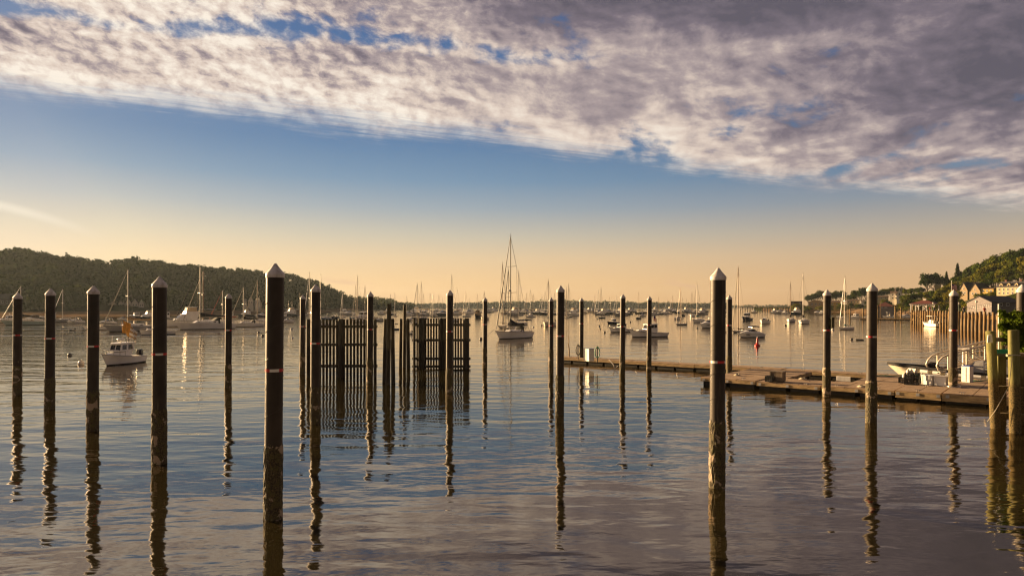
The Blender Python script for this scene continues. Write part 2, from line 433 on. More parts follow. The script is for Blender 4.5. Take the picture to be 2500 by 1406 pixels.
def leaf_quads(pts, nrm, size, jitter=0.8):
    """One quad per point, roughly facing its normal."""
    n = len(pts)
    d = nrm + rng.normal(0, jitter, (n, 3)); d /= np.linalg.norm(d, axis=1, keepdims=True) + 1e-9
    a = np.cross(d, rng.normal(0, 1, (n, 3))); a /= np.linalg.norm(a, axis=1, keepdims=True) + 1e-9
    b = np.cross(d, a)
    s = (size * rng.uniform(0.55, 1.3, (n, 1)))
    a = a * s; b = b * s * rng.uniform(0.5, 0.9, (n, 1))
    V = np.stack([pts - a - b * 0.4, pts + b - a * 0.2, pts + a + b * 0.3, pts - b + a * 0.3], 1).reshape(-1, 3)
    F = np.arange(n * 4).reshape(-1, 4)
    return V, F
def crown_cloud(n, rx, rz, lobes, spread=0.62, lob=(0.38, 0.6)):
    """Leaf positions on a handful of unequal lobes (unit crown scaled by rx, rz)."""
    P_, N_ = [], []
    cs = []
    for i in range(lobes):
        a = rng.uniform(0, 2 * math.pi); h = rng.uniform(-0.55, 0.75)
        q = spread * math.sqrt(max(0.05, 1 - h * h)) * rng.uniform(0.5, 1.0)
        cs.append((q * math.cos(a), q * math.sin(a), h * 0.75, rng.uniform(*lob)))
    cs.append((0, 0, 0.1, 0.62))
    w = np.array([c[3] ** 2 for c in cs]); w /= w.sum()
    idx = rng.choice(len(cs), n, p=w)
    C = np.array(cs)[idx]
    d = rng.normal(0, 1, (n, 3)); d /= np.linalg.norm(d, axis=1, keepdims=True)
    d[:, 2] = np.where(d[:, 2] < -0.5, -d[:, 2] * 0.6, d[:, 2])
    rr = C[:, 3:4] * rng.uniform(0.72, 1.12, (n, 1))
    p = C[:, :3] + d * rr
    return p * np.array([rx, rx, rz]), d

# ================================================================== hills and shores
def interp(x, tab):
    xs = [a for a, _ in tab]; ys = [b for _, b in tab]
    return float(np.interp(x, xs, ys))
sand_m = mat('sand', (0.15, 0.10, 0.062), 0.95, var=0.25, scale=0.08, stretch=(1, 0.3, 1), spec=0.0)
soil_m = mat('woodland_floor', (0.030, 0.030, 0.014), 0.95, var=0.3, scale=0.1, spec=0.0)
grass_m = mat('shore_grass', (0.030, 0.040, 0.010), 0.95, var=0.3, scale=0.2, spec=0.0)

def terrain(name, xs, prof, material, label):
    """Sheet in (pixel column, step) with prof(px) -> list of (depth, z)."""
    rows = []
    for px in xs:
        rows.append([Vector(((px - CX) / FX * d, d, z)) for d, z in prof(px)])
    m_ = MB(); m_.loft(rows, sm=True, closed=False)
    m_.f = [f[::-1] for f in m_.f]
    return tag(m_.build(name, material), label, kind='structure')

LSH = [(-700, 300), (0, 320), (100, 322), (300, 345), (450, 380), (700, 480), (800, 590), (860, 800), (900, 900)]
LRIDGE = [(-700, 575), (-300, 590), (0, 608), (60, 607), (115, 611), (180, 624), (230, 634), (262, 642), (300, 632), (350, 630), (400, 637),
          (460, 641), (500, 650), (560, 653), (640, 661), (700, 663), (740, 674), (775, 686), (800, 697), (840, 714), (862, 735), (885, 752)]
def lbase(px): return interp(px, LSH) * 1.22
def lridge(px): return lbase(px) + 260
def lz(px, k):
    D1, D2 = lbase(px), lridge(px)
    zt = CAMH + (HZ - interp(px, LRIDGE)) / FX * D2 - 11
    kk = min(1.0, k)
    s = 0.55 * kk + 0.45 * kk * kk * (3 - 2 * kk)
    return 2.2 + max(0.0, zt - 2.2) * s - (18 * (k - 1) if k > 1 else 0)
def lprof(px):
    D1, D2 = lbase(px), lridge(px)
    return [(D1 * 0.97, 1.2)] + [(D1 + (D2 - D1) * k, lz(px, k)) for k in (0, .1, .2, .3, .4, .5, .6, .7, .8, .9, 1.0, 1.1, 1.4)]
terrain('hill', range(-700, 900, 20), lprof, soil_m, 'wooded hill across the water on the left')
def bprof(px):
    s_ = interp(px, LSH); e_ = lbase(px)
    return [(s_ * 0.96, -0.6), (s_, 0.03), (s_ + (e_ - s_) * .4, 0.9), (s_ + (e_ - s_) * .8, 1.6), (e_ + 6, 2.4)]
terrain('beach', range(-700, 900, 20), bprof, sand_m, 'tan sand beach below the wooded hill')
# second spit and far shore
L2 = [(820, 722), (860, 721), (900, 721), (950, 727), (985, 738), (1004, 749), (1016, 753)]
def z2(px, k, D): return max(0.2, (CAMH + (HZ - interp(px, L2)) / FX * (D + 180) - 12) * k)
def prof2(px):
    return [(1010, -0.5), (1020, 0.8)] + [(1030 + 180 * k, z2(px, k, 1030)) for k in (0, .25, .5, .75, 1.0)] + [(1300, 1)]
terrain('spit_hill', range(800, 1020, 12), prof2, soil_m, 'low wooded point beyond the left hill')
FARR = [(760, 739), (1000, 740), (1080, 737), (1130, 736), (1200, 734), (1290, 733), (1330, 730), (1400, 731), (1500, 733), (1600, 735), (1700, 738), (1760, 735), (1800, 742)]
FD = 1950
def zf(px): return CAMH + (HZ - interp(px, FARR)) / FX * (FD + 60)
def prof3(px): return [(FD - 12, -0.5), (FD, 1.0), (FD + 70, max(1.5, zf(px) - 14)), (FD + 300, 2)]
terrain('far_shore', range(900, 1790, 20), prof3, soil_m, 'far wooded shore along the horizon')
def prof4(px): return [(2600, -0.5), (2615, 2.0), (2700, 3.5), (2900, 2)]
terrain('low_shore', range(1700, 2320, 20), prof4, soil_m, 'low distant shore beside the right-hand headland')

# right-hand shore
RSH = [(1840, 800), (1900, 700), (1960, 640), (2060, 580), (2140, 470), (2220, 380), (2300, 300), (2400, 225), (2500, 180), (2700, 140), (3000, 110)]
RH = [(1840, 1), (2000, 3), (2100, 5), (2150, 7), (2200, 8), (2260, 9), (2340, 11), (2400, 15), (2500, 19), (2700, 22), (3000, 24)]
def rz_(px, D):
    s_ = interp(px, RSH); q = D - s_
    if q < 0: return max(-0.6, q * 0.03)
    if q < 40: return 3.2 * q / 40
    k = min(1.0, max(0.0, (q - 40) / 230)); k = k * k * (3 - 2 * k)
    return 3.2 + interp(px, RH) * k
def rprof(px):
    s_ = interp(px, RSH)
    return [(s_ + q, rz_(px, s_ + q)) for q in (-20, 0, 14, 28, 40, 60, 85, 110, 140, 170, 200, 235, 270, 330, 420)] + [(s_ + 700, 2)]
terrain('hillside', range(1840, 3000, 20), rprof, grass_m, 'wooded hillside with houses on the right shore')
def rsand(px):
    s_ = interp(px, RSH)
    return [(s_ - 14, -0.36), (s_ + 0.5, 0.06), (s_ + 14, 1.2), (s_ + 28, 2.34), (s_ + 36, 3.0)]
terrain('sandy_shore', range(1860, 2290, 15), rsand, sand_m, 'sunlit sand below the houses on the right')

# ------------------------------------------------------------------ far woods as masses of crowns
def woods(name, spots, quads, label, leaf=leaf_wood, szk=0.22):
    Vs, Fs, o = [], [], 0
    for (c, r) in spots:
        p, d = crown_cloud(quads, r * rng.uniform(0.9, 1.15), r * rng.uniform(0.75, 1.15), 6)
        V, F = leaf_quads(p + np.array(c), d, r * szk, 0.2)
        Vs.append(V); Fs.append(F + o); o += len(V)
    ob = bpy.data.objects.new(name, np_mesh(name, np.concatenate(Vs), np.concatenate(Fs), leaf)); COL.objects.link(ob)
    return tag(ob, label, 'woods', kind='stuff')
sp_ = []
for i in range(1500):
    px = rng.uniform(-260, 882); k = rng.uniform(0, 1.06) ** 1.15
    D = lbase(px) + (lridge(px) - lbase(px)) * k
    r = rng.uniform(4.2, 7.8) * (0.8 if k < 0.05 else 1)
    if k < 0.14 and (240 < px < 375 or 590 < px < 665 or px < 48): continue
    sp_.append((((px - CX) / FX * D, D, lz(px, k) + r * 0.75), r))
woods('hill_woods', sp_, 120, 'dense woods covering the hill on the left')
sp_ = []
for i in range(230):
    px = rng.uniform(840, 1004); k = rng.uniform(0, 1); D = 1030 + 180 * k; r = rng.uniform(5, 8)
    sp_.append((((px - CX) / FX * D, D, z2(px, k, 1030) + r * 0.7), r))
woods('point_woods', sp_, 60, 'trees covering the low point past the left hill')
sp_ = []
for i in range(900):
    px = rng.uniform(985, 1775); k = rng.uniform(0, 1) ** 2; D = FD + 6 + 66 * k; r = rng.uniform(6, 9.5)
    sp_.append((((px - CX) / FX * D, D, 4.0 + rng.uniform(0, 1) * max(1.0, zf(px) - 13)), r))
woods('far_woods', sp_, 46, 'thin line of far trees along the horizon', szk=0.24)
sp_ = []
for i in range(150):
    px = rng.uniform(1770, 2250); D = 2640 + rng.uniform(0, 60); r = rng.uniform(4, 8)
    sp_.append((((px - CX) / FX * D, D, 5 + rng.uniform(-1, 3)), r))
woods('distant_trees', sp_, 30, 'very distant low trees behind the long dark pier', szk=0.28)

# ================================================================== sleeved mooring piles
def pile_material():
    m_ = bpy.data.materials.new('pile_sleeve'); m_.use_nodes = True
    t = NT(m_.node_tree); b = t.n['Principled BSDF']
    tcn = t.new('ShaderNodeTexCoord'); oi = t.new('ShaderNodeObjectInfo')
    p = t.vm('ADD', tcn.outputs['Object'], t.vm('SCALE', oi.outputs['Location'], 1.7))
    mp = t.new('ShaderNodeMapping'); mp.inputs['Scale'].default_value = (9, 9, 0.5); t.l.new(p, mp.inputs[0])
    st = t.noise(mp.outputs[0], 1.0, 4, 0.6); bl = t.noise(p, 1.3, 3, 0.6)
    c = t.mix(t.sm(bl, 0.3, 0.7), (0.019, 0.014, 0.010), (0.040, 0.029, 0.020))
    c = t.mix(t.m('MULTIPLY', t.sm(st, 0.60, 0.72), 0.55), c, (0.13, 0.105, 0.08))      # scuffs and dried drips
    t.put(b.inputs['Base Color'], c); b.inputs['Specular IOR Level'].default_value = 0.35
    t.put(b.inputs['Roughness'], t.m('MULTIPLY_ADD', bl, 0.2, 0.45))
    return m_
def growth_material():
    m_ = bpy.data.materials.new('marine_growth'); m_.use_nodes = True
    t = NT(m_.node_tree); b = t.n['Principled BSDF']
    p = t.vm('ADD', t.new('ShaderNodeTexCoord').outputs['Object'], t.vm('SCALE', t.new('ShaderNodeObjectInfo').outputs['Location'], 1.3))
    n1 = t.noise(p, 2.1, 3, 0.6, 0.4); n2 = t.noise(p, 28, 3, 0.6); n3 = t.noise(p, 7, 2, 0.5)
    c = t.mix(t.sm(n2, 0.35, 0.7), (0.020, 0.016, 0.008), (0.11, 0.083, 0.032))
    c = t.mix(t.sm(n3, 0.45, 0.7), c, (0.075, 0.065, 0.018))
    c = t.mix(t.m('MULTIPLY', t.sm(n1, 0.57, 0.62), 0.85), c, (0.36, 0.28, 0.20))
    t.put(b.inputs['Base Color'], c); b.inputs['Roughness'].default_value = 0.8
    bn = t.new('ShaderNodeBump'); bn.inputs['Distance'].default_value = 0.02
    t.put(bn.inputs['Height'], n2); t.l.new(bn.outputs[0], b.inputs['Normal'])
    return m_
sleeve, growth_m = pile_material(), growth_material()
cap_m = mat('pile_cap', (0.62, 0.60, 0.60), 0.5, scale=7, col2=(0.40, 0.37, 0.34), stretch=(1, 1, .35))
tape_red = mat('tape_red', (0.55, 0.015, 0.02), 0.35, var=0.05)
tape_white = mat('tape_white', (0.72, 0.70, 0.64), 0.35, var=0.05)
ORD = ['first', 'second', 'third', 'fourth', 'fifth', 'sixth', 'seventh', 'eighth', 'ninth', 'tenth', 'eleventh', 'twelfth', 'thirteenth', 'fourteenth',
       'fifteenth', 'sixteenth', 'seventeenth', 'eighteenth', 'nineteenth', 'twentieth', 'twenty-first', 'twenty-second', 'twenty-third', 'twenty-fourth']
PILES = [  # x, cap tip, waterline, width, tape y
    (42.5, 714, 965, 19, 818), (122, 704, 1000, 21.5, 826), (227, 697, 1054, 26, 845), (389, 675, 1135, 33, 864), (557.5, 716, 947, 15.5, 806),
    (669, 643, 1272, 42.5, 903), (738.5, 720, 914, 12.5, 797), (770, 694, 1036, 23, 838), (903.5, 712, 936, 14.8, 804), (1097.5, 708, 960, 16.5, 809),
    (1184, 726, 888, 11, 792), (1345.5, 726, 891, 11.5, 795), (1367.5, 697, 1014, 19.5, 820), (1419.5, 727, 886, 10.5, 790), (1520, 718, 913, 13, 797),
    (1585, 723, 906, 11.5, 793), (1752, 654, 1194, 36.5, 883), (1780.5, 720, 918, 13.2, 794), (2018.5, 707, 968, 18, 806), (2128, 691, 1033, 24, 822),
    (2327.5, 707, 968, 18.5, 806), (2495, 694, 1032, 24, None)]
PLAB = ['leftmost black pile, a thin one with a white cone cap', 'black pile with white cap, standing left of the moored pilothouse boat, second from left edge',
        'black pile covering the bow of the small white pilothouse boat', 'thick black pile with white cap right of the pilothouse boat with a flag',
        'thin black pile standing in front of the stern of the long white sailboat', 'tallest and thickest black pile, nearest the camera, with barnacled foot',
        'thin black pile just left of the slatted wave screen', 'black pile standing before the left end of the left wave screen',
        'black pile before the right end of the left wave screen', 'black pile standing in front of the right wave screen',
        'thin black pile alone between the right wave screen and the big ketch-like sloop', 'thin black pile close beside a thicker one, in front of a yellow-lit bow',
        'thicker black pile of the close pair right of the big sloop', 'thin black pile before the hose reel at the tip of the walkway',
        'black pile between the two white lobster boats', 'thin black pile crossing the cabin of the larger white lobster boat',
        'very tall thick pile with brown lit side and spiral seams, at the float corner', 'thin pile standing between the walkway and the corner of the wide float',
        'brown lit pile with a small dark box fixed to its right side', 'thick brown lit pile with yellow weathered foot before the wide float',
        'brown lit pile passing through the float beside the white boxes', 'rightmost pile, its foot hidden behind the leafy vine']
def make_pile(x, top, wl, w, ty, label):
    D = depth(wl); r = w / 2 / FX * D; D += r; X = (x - CX) / FX * D
    H = CAMH + (HZ - top) / FX * D
    near = D < 34
    n = 40 if near else 20
    cone = r * 1.15; skirt = r * 0.42
    zc = H - cone - skirt
    ln = 0.006 + random.uniform(-.004, .004)
    root = empty('mooring_pile', (X - ln * H * 0.5, D, 0), random.uniform(0, 0), label, 'pile', 'black mooring piles with white caps')
    gh = min(2.0, 0.30 * H + random.uniform(-0.15, 0.2))
    sh = MB(); sh.lathe([(r, gh - 0.25), (r, gh + 0.4), (r, H * .6), (r, zc + 0.02)], n=n, lean=ln)
    sh.build('sleeve', sleeve, root)
    g = MB()
    steps = 26 if near else 10
    prof = [(r * (1.0 + 0.035 * math.sin(i * 1.7) ** 2) + (0.012 if i < steps - 1 else -0.01), -0.6 + (gh + 0.6) * i / steps) for i in range(steps + 1)]
    g.lathe(prof, n=n + 8, jit=0.010 if near else 0.006, lean=ln, sm=False)
    g.build('marine_growth', growth_m, root)
    c = MB(); rc = r * 1.07
    c.lathe([(rc * 0.98, zc - 0.02), (rc, zc), (rc, zc + skirt * 0.85), (rc * 0.96, zc + skirt), (rc * 0.5, zc + skirt + cone * 0.5), (0.03, zc + skirt + cone * 0.97), (0.002, H)], n=n, lean=ln)
    for fz in (zc + 0.02,): c.lathe([(rc * 1.0, fz), (rc * 1.025, fz + 0.01), (rc * 1.0, fz + 0.03)], n=n, lean=ln)
    c.build('cap', cap_m, root)
    if ty:
        zb = CAMH - (ty - HZ) / FX * D; hb = 0.034 if near else 0.04
        ob = MB(); k0 = random.uniform(0, 6.28)
        for k in range(6):
            seg = []
            for zz in (zb - hb, zb + hb):
                seg.append([((r + 0.006) * math.cos(k0 + (k + j / 6) * math.pi / 3) + ln * zz, (r + 0.006) * math.sin(k0 + (k + j / 6) * math.pi / 3), zz) for j in range(7)])
            ob.loft(seg, mi=k % 2, closed=False)
        ob.build('reflective_tape', [tape_red, tape_white], root)
    if D < 40:
        hp = []; zz = gh + 0.1; a = random.uniform(0, 6)
        while zz < zc - 0.05:
            hp.append(((r + 0.001) * math.cos(a) + ln * zz, (r + 0.001) * math.sin(a), zz)); a += 0.22; zz += 0.22 * 0.105 * (r / 0.2)
        s_ = MB(); s_.path(hp, 0.0065, 5); s_.build('spiral_seam', sleeve, root)
    return root
piles = [make_pile(*p, l) for p, l in zip(PILES, PLAB)]
# small dark box fixed to one pile
D_ = depth(968); b_ = MB(); b_.box(((2031 - CX) / FX * D_, D_ - 0.02, CAMH - (788 - HZ) / FX * D_), (0.17, 0.22, 0.6)); b_.box(((2031 - CX) / FX * D_, D_ - 0.02, CAMH - (777 - HZ) / FX * D_), (0.2, 0.26, 0.04))
b_.box(((2026 - CX) / FX * D_, D_, CAMH - (788 - HZ) / FX * D_), (0.1, 0.06, 0.3))
tag(b_.build('control_box', mat('box_green', (0.05, 0.05, 0.02), 0.5)), 'narrow dark box fixed to the side of a brown lit pile', 'box')

# ================================================================== slatted wave screens and wooden mooring posts
old_wood = bpy.data.materials.new('tarred_wood'); old_wood.use_nodes = True
t_ = NT(old_wood.node_tree); b_ = t_.n['Principled BSDF']
g_ = t_.new('ShaderNodeNewGeometry').outputs['Position']; sp0 = t_.new('ShaderNodeSeparateXYZ'); t_.l.new(g_, sp0.inputs[0])
mp_ = t_.new('ShaderNodeMapping'); mp_.inputs['Scale'].default_value = (5, 5, 0.7); t_.l.new(g_, mp_.inputs[0])
nz_ = t_.noise(mp_.outputs[0], 2.0, 4, 0.6)
wetline = t_.sm(t_.m('ADD', sp0.outputs[2], t_.m('MULTIPLY', nz_, 0.5)), 2.3, 2.75)     # tide stain: black below, weathered above
t_.put(b_.inputs['Base Color'], t_.mix(wetline, t_.mix(nz_, (0.012, 0.010, 0.006), (0.03, 0.022, 0.012)), t_.mix(t_.sm(nz_, .3, .7), (0.035, 0.032, 0.016), (0.10, 0.085, 0.045))))
b_.inputs['Roughness'].default_value = 0.8

def screen(x0, x1, top, wl, period, posts, rails, xr, label):
    D = depth(wl); k = D / FX
    X = lambda x: (x - CX) * k
    Z = lambda y: CAMH - (y - HZ) * k
    mid = (X(x0) + X(x1)) / 2
    root = empty('wave_screen', (mid, D, 0), 0, label, 'wave screen', 'slatted wave screens')
    m_ = MB(); x = x0 + period / 2
    while x < x1:
        m_.box((X(x) - mid, random.uniform(-.01, .01), (Z(top) - 1) / 2 + random.uniform(-.02, .02)), (period * k * 0.67, 0.045, Z(top) + 1)); x += period
    m_.build('slats', old_wood, root)
    for y in rails:
        m_ = MB(); m_.box(((X(x0 - 2) + X(xr)) / 2 - mid, -0.11, Z(y)), (X(xr) - X(x0 - 2), 0.16, 0.19)); m_.build('rail', old_wood, root)
    for a, b, tp in posts:
        m_ = MB(); w = X(b) - X(a)
        m_.lathe([(w / 2, -0.8), (w / 2, Z(tp) - .02), (w / 2 - .03, Z(tp)), (0.001, Z(tp))], c=((X(a) + X(b)) / 2 - mid, -0.22, 0), n=12); m_.build('post', old_wood, root)
    return root
screen(752, 921, 779, 921, 8.35, [(750, 759, 779), (827, 840, 778), (895, 905, 778), (914, 921, 779)], [797, 841, 893], 922, 'left slatted timber wave screen, the wider of the two')
screen(1009, 1145, 777, 899, 6.65, [(1009, 1014, 777), (1021, 1029, 777), (1029, 1038, 776), (1073, 1080, 777), (1081, 1091, 777), (1132, 1146, 777)], [793, 830, 875, 894], 1149, 'right slatted timber wave screen, standing farther off')
def post(xt, xb, w, top, wl, label):
    D = depth(wl); k = D / FX; r = w / 2 * k; zt = CAMH - (top - HZ) * k
    p0 = Vector(((xb - CX) * k, D, 0)); dx_ = (xt - xb) * k
    root = empty('mooring_post', p0, 0, label, 'post', 'wooden posts between the wave screens')
    zm = zt * 0.62
    m_ = MB(); m_.path([(dx_ * zm / zt, 0, zm), (dx_ * .85, 0, zt * .85), (dx_, 0, zt)], [r, r, r * 0.95], 12); m_.build('upper_post', old_wood, root)
    m_ = MB(); m_.path([(-dx_ * .2, 0, -1), (0, 0, 0), (dx_ * zm / zt * .6, 0, zm * .6), (dx_ * zm / zt, 0, zm)], [r * 1.12, r * 1.1, r * 1.04, r * 1.01], 12); m_.build('wet_foot', old_wood, root)
for a in [(950, 947, 10.5, 742, 939, 'tall wooden post of the left cluster, between the wave screens'), (940.5, 937.5, 7.5, 778, 934, 'short post on the left of the left cluster between wave screens'),
          (958, 960, 9.5, 778, 936, 'short post on the right of the left cluster between wave screens'), (988, 987, 8, 744, 897, 'tall wooden post of the right cluster, between the wave screens'),
          (979, 977.5, 8, 778, 899, 'short post on the left of the right cluster between wave screens'), (995.5, 997, 8.5, 778, 900, 'short post on the right of the right cluster between wave screens')]: post(*a)

# ================================================================== floating dock
UA = math.atan2(-0.634, 0.773); U = Vector((math.cos(UA), math.sin(UA), 0)); NV = Vector((-U.y, U.x, 0))
def dk(s, n, z=0.5): return U * s + NV * n + Vector((0, 0, z))
def dock_px(px, py, z=0.5):
    D = (CAMH - z) * FX / (py - HZ); return Vector(((px - CX) / FX * D, D, z))
def dock_float(s0, s1, n0, n1, label, boards=0.30, cross=1.22, side=wood_side, dz=0.0, fh=0.19):
    c = dk((s0 + s1) / 2, (n0 + n1) / 2, 0); L = s1 - s0 - 0.05; W = n1 - n0 - 0.04
    root = empty('dock_float', c, UA, label, 'dock float', 'sections of the floating dock')
    m_ = MB(); nb = max(1, round(W / boards)); nc = max(1, round(L / cross)); bw = W / nb; cl = L / nc
    for i in range(nb):
        for j in range(nc):
            m_.box((-L / 2 + (j + .5) * cl, -W / 2 + (i + .5) * bw, 0.455 + dz + random.uniform(-.004, .004)), (cl - 0.04, bw - 0.055, 0.06))
    m_.build('deck', wood_dock, root)
    m_ = MB(); zz = 0.33 + dz
    m_.box((0, -W / 2 + .03, 0.425 + dz - fh / 2), (L, 0.06, fh)); m_.box((0, W / 2 - .03, zz), (L, 0.06, 0.19))
    m_.box((-L / 2 + .03, 0, zz), (0.06, W - .13, 0.188)); m_.box((L / 2 - .03, 0, zz), (0.06, W - .13, 0.188))
    m_.build('timber_frame', side, root)
    m_ = MB(); k = max(2, round(L / 1.6))
    for i in range(k): m_.box((-L / 2 + (i + .5) * L / k, 0, 0.03), (L / k * 0.86, W * 0.9, 0.41))
    m_.build('pontoon', float_m, root)
    if n0 < 52:
        for i in ((.22, .78) if L > 3 else (.5,)):
            m_ = MB(); x_ = -L / 2 + L * i; y_ = -W / 2 + .14; z_ = .49 + dz
            m_.path([(x_ - .16, y_, z_ + .10), (x_ - .08, y_, z_ + .085), (x_ + .08, y_, z_ + .085), (x_ + .16, y_, z_ + .10)], [.012, .02, .02, .012], 6)
            m_.tube((x_ - .05, y_, z_ - .02), (x_ - .05, y_, z_ + .08), .02, n=6); m_.tube((x_ + .05, y_, z_ - .02), (x_ + .05, y_, z_ + .08), .02, n=6); m_.build('cleat', steel, root)
    if n0 < 42:
        m_ = MB()
        for i in (0.06, 0.5, 0.94):
            m_ = MB(); m_.box((-L / 2 + L * i, -W / 2 - .012, 0.33 + dz), (0.16, 0.02, 0.15)); m_.build('bracket', gel_grey, root)
    return root
dock_float(-18.35, -14.8, 41.3, 44.4, 'float section at the left tip of the wide dock, by the tall pile', dz=0.02)
dock_float(-14.8, -11.1, 41.3, 44.4, 'front float section carrying the grey wooden box', dz=-0.02)
dock_float(-11.1, -7.35, 41.3, 44.4, 'front float section in front of the dark open well')
dock_float(-7.35, -5.2, 41.3, 44.4, 'short front float section below the white boxes', dz=0.03, fh=0.32)
dock_float(-5.2, -1.2, 41.25, 44.4, 'front float section with yellow timber face nearest the green pier piles', dz=0.05, fh=0.34)
dock_float(-1.2, 4, 41.3, 44.4, 'float section mostly hidden behind the mossy pier piles', dz=0.05, fh=0.34)
dock_float(-18.1, -13.85, 44.4, 49.6, 'rear float section left of the dark open well')
dock_float(-10.2, -5.2, 44.4, 49.6, 'rear float section carrying black crates and white boxes')
dock_float(-5.2, 4, 44.4, 49.6, 'rear float section at the foot of the gangway', dz=0.03)
wl_ = ['walkway section at the far left tip with the fuel pedestal', 'second walkway section from the far tip, with the pale hose over its edge', 'walkway section behind the tall pile with spiral seams',
       'walkway section behind the grey wooden box', 'walkway section behind the open well', 'walkway section under the gangway foot']
for i in range(6): dock_float(-35.9 + i * 6.6, -29.3 + i * 6.6, 50.0, 51.5, wl_[i], boards=0.3, cross=2.2, dz=random.uniform(-.02, .02))
# white plate inside the well
m_ = MB(); c_ = dock_px(2060, 925, 0.25); m_.box(c_, (0.8, 0.04, 0.28), UA); m_.box((c_.x, c_.y + .05, c_.z), (0.86, 0.04, 0.34), UA)
tag(m_.build('plate', white_m), 'small white plate on the inner side of the dark well', 'plate')

def wooden_box(px, py, w, h, d, material, name, label, cat, rot=UA, lid=True, sides=None):
    c = dock_px(px, py); root = empty(name, c, rot, label, cat)
    m_ = MB(); m_.box((0, 0, h / 2), (w, d, h)); 
    for sx_ in (-1, 1):
        for sy_ in (-1, 1): m_.box((sx_ * (w / 2 - .04), sy_ * (d / 2 + .008), h / 2), (0.07, 0.02, h * 0.98))
    m_.build('body', material, root)
    if lid: l_ = MB(); l_.box((0, 0, h + 0.02), (w + .05, d + .05, 0.04)); l_.build('lid', sides or material, root)
    return root
wooden_box(1899, 930, 0.75, 0.56, 0.6, wood_grey, 'wooden_box', 'grey slatted wooden box standing on the float', 'box')
def crate(c, s, label, jugs=0, rot=UA):
    root = empty('crate', c, rot, label, 'crate', 'black crates on the float'); m_ = MB()
    for zz in (0.015, 0.13, 0.24, 0.31):
        for sg in (-1, 1):
            m_.box((0, sg * s / 2, zz), (s, 0.02, 0.035)); m_.box((sg * s / 2, 0, zz), (0.02, s - .03, 0.034))
    for i in range(5):
        q = -s / 2 + s * i / 4
        for sg in (-1, 1): m_.box((q, sg * (s / 2 + .003), 0.165), (0.03, 0.022, 0.32)); m_.box((sg * (s / 2 + .003), q * .96, 0.165), (0.022, 0.03, 0.322))
    m_.box((0, 0, 0.02), (s - .03, s - .03, 0.02)); m_.build('lattice', black_pl, root)
    return root
for q, (px, py, zz, lb) in enumerate([(1879, 931, 0, 'low black crate beside the grey wooden box'), (2205, 934, 0, 'black crate at the left end of the crate heap'), (2219, 938, 0, 'front lower crate of the black crate heap'),
                                      (2234, 938, 0, 'lower crate on the right of the black crate heap'), (2221, 938, .34, 'upper crate stacked on the front black crate'), (2236, 938, .34, 'upper crate on the right-hand stack of the crate heap'), (2249, 933, 0, 'black crate at the right end, behind the heap')]):
    c_ = dock_px(px, py); c_.z += zz; crate(c_, 0.40, lb)
jug_m = mat('white_plastic', (0.68, 0.64, 0.58), 0.4, var=0.1)
for q, (px, py, zz, lb) in enumerate([(2207, 934, .1, 'white jug in the leftmost black crate'), (2217, 938, .44, 'white jug in the upper front crate'), (2225, 938, .44, 'second white jug in the upper front crate'),
                                      (2236, 938, .44, 'white jug in the upper right crate'), (2250, 933, .1, 'white jug in the crate at the right end')]):
    m_ = MB(); m_.lathe([(0.001, 0.005), (0.085, 0.005), (0.09, 0.04), (0.09, 0.2), (0.06, 0.27), (0.025, 0.30), (0.025, 0.335), (0.001, 0.337)], n=12)
    o = m_.build('jug', jug_m); c_ = dock_px(px, py); o.location = c_ + Vector((0, 0, zz + .13)); tag(o, lb, 'jug', 'white jugs in the crates')
wooden_box(2270, 938, 0.62, 0.5, 0.56, gel, 'cooler', 'left white cooler box on the float', 'cooler', rot=UA - .42, sides=gel)
wooden_box(2303, 941, 0.66, 0.5, 0.58, gel, 'cooler', 'right white cooler box, nearer the brown lit pile', 'cooler', rot=UA - .42, sides=gel_cream)
def pedestal(px, py, w, d, h, label, lid=can_blue, base=white_m):
    root = empty('dock_pedestal', dock_px(px, py), UA - .4, label, 'pedestal')
    m_ = MB(); m_.box((0, 0, h / 2), (w, d, h)); m_.box((0, -d / 2 - .012, h * .5), (w * .12, .02, h * .9)); m_.build('cabinet', base, root)
    m_ = MB(); m_.box((0, 0, h + .025), (w * 1.06, d * 1.06, 0.05)); m_.build('lid', lid, root)
pedestal(2362, 933, 0.46, 0.4, 0.95, 'white upright pedestal with a blue lid beside the pile')
pedestal(1438, 881, 0.72, 0.5, 0.98, 'white fuel pedestal near the tip of the walkway', lid=gel_grey)
def hose_post(px, py, label):
    root = empty('hose_post', dock_px(px, py), UA, label, 'post'); m_ = MB(); m_.tube((0, 0, 0), (0, 0, 1.3), 0.055, n=10); m_.build('post', wood_grey, root)
    m_ = MB(); c = []
    for i in range(70): a = i * .45; c.append((0.08 + .22 * math.sin(a) * (1 + .1 * math.sin(i)), -.07 - i * .001, 0.80 + .42 * math.cos(a) * (1 - .08 * math.sin(i * .7))))
    m_.path(c, 0.02, 6); m_.build('coiled_hose', green_hose if px > 1440 else black_pl, root)
hose_post(1458, 884, 'dock post with a coiled green hose right of the pedestal')
hose_post(1411, 877, 'dock post with a coiled hose partly behind a thin pile')
m_ = MB(); c_ = at(1388.5, 884); p_ = [(0, 0, -.5), (0.05, 0, 1.1), (-0.03, 0, 1.6), (0.02, 0, 1.75), (-.02, 0, 2.35)]; m_.path(p_, [.055, .05, .04, .03, .015], 8)
o = m_.build('stake', wood_yel); o.location = c_; tag(o, 'crooked wooden stake in the water by the tip of the walkway', 'stake')
m_ = MB(); c_ = dock_px(1493, 886); p_ = [c_ + Vector((-.2, 0, .3)), c_ + Vector((0.1, -.3, -.1)), c_ + Vector((.2, -.35, -.42)), c_ + Vector((.45, -.4, -.2))]; m_.path(p_, 0.035, 7)
tag(m_.build('hose', jug_m), 'pale hose hanging over the edge of the walkway', 'hose')
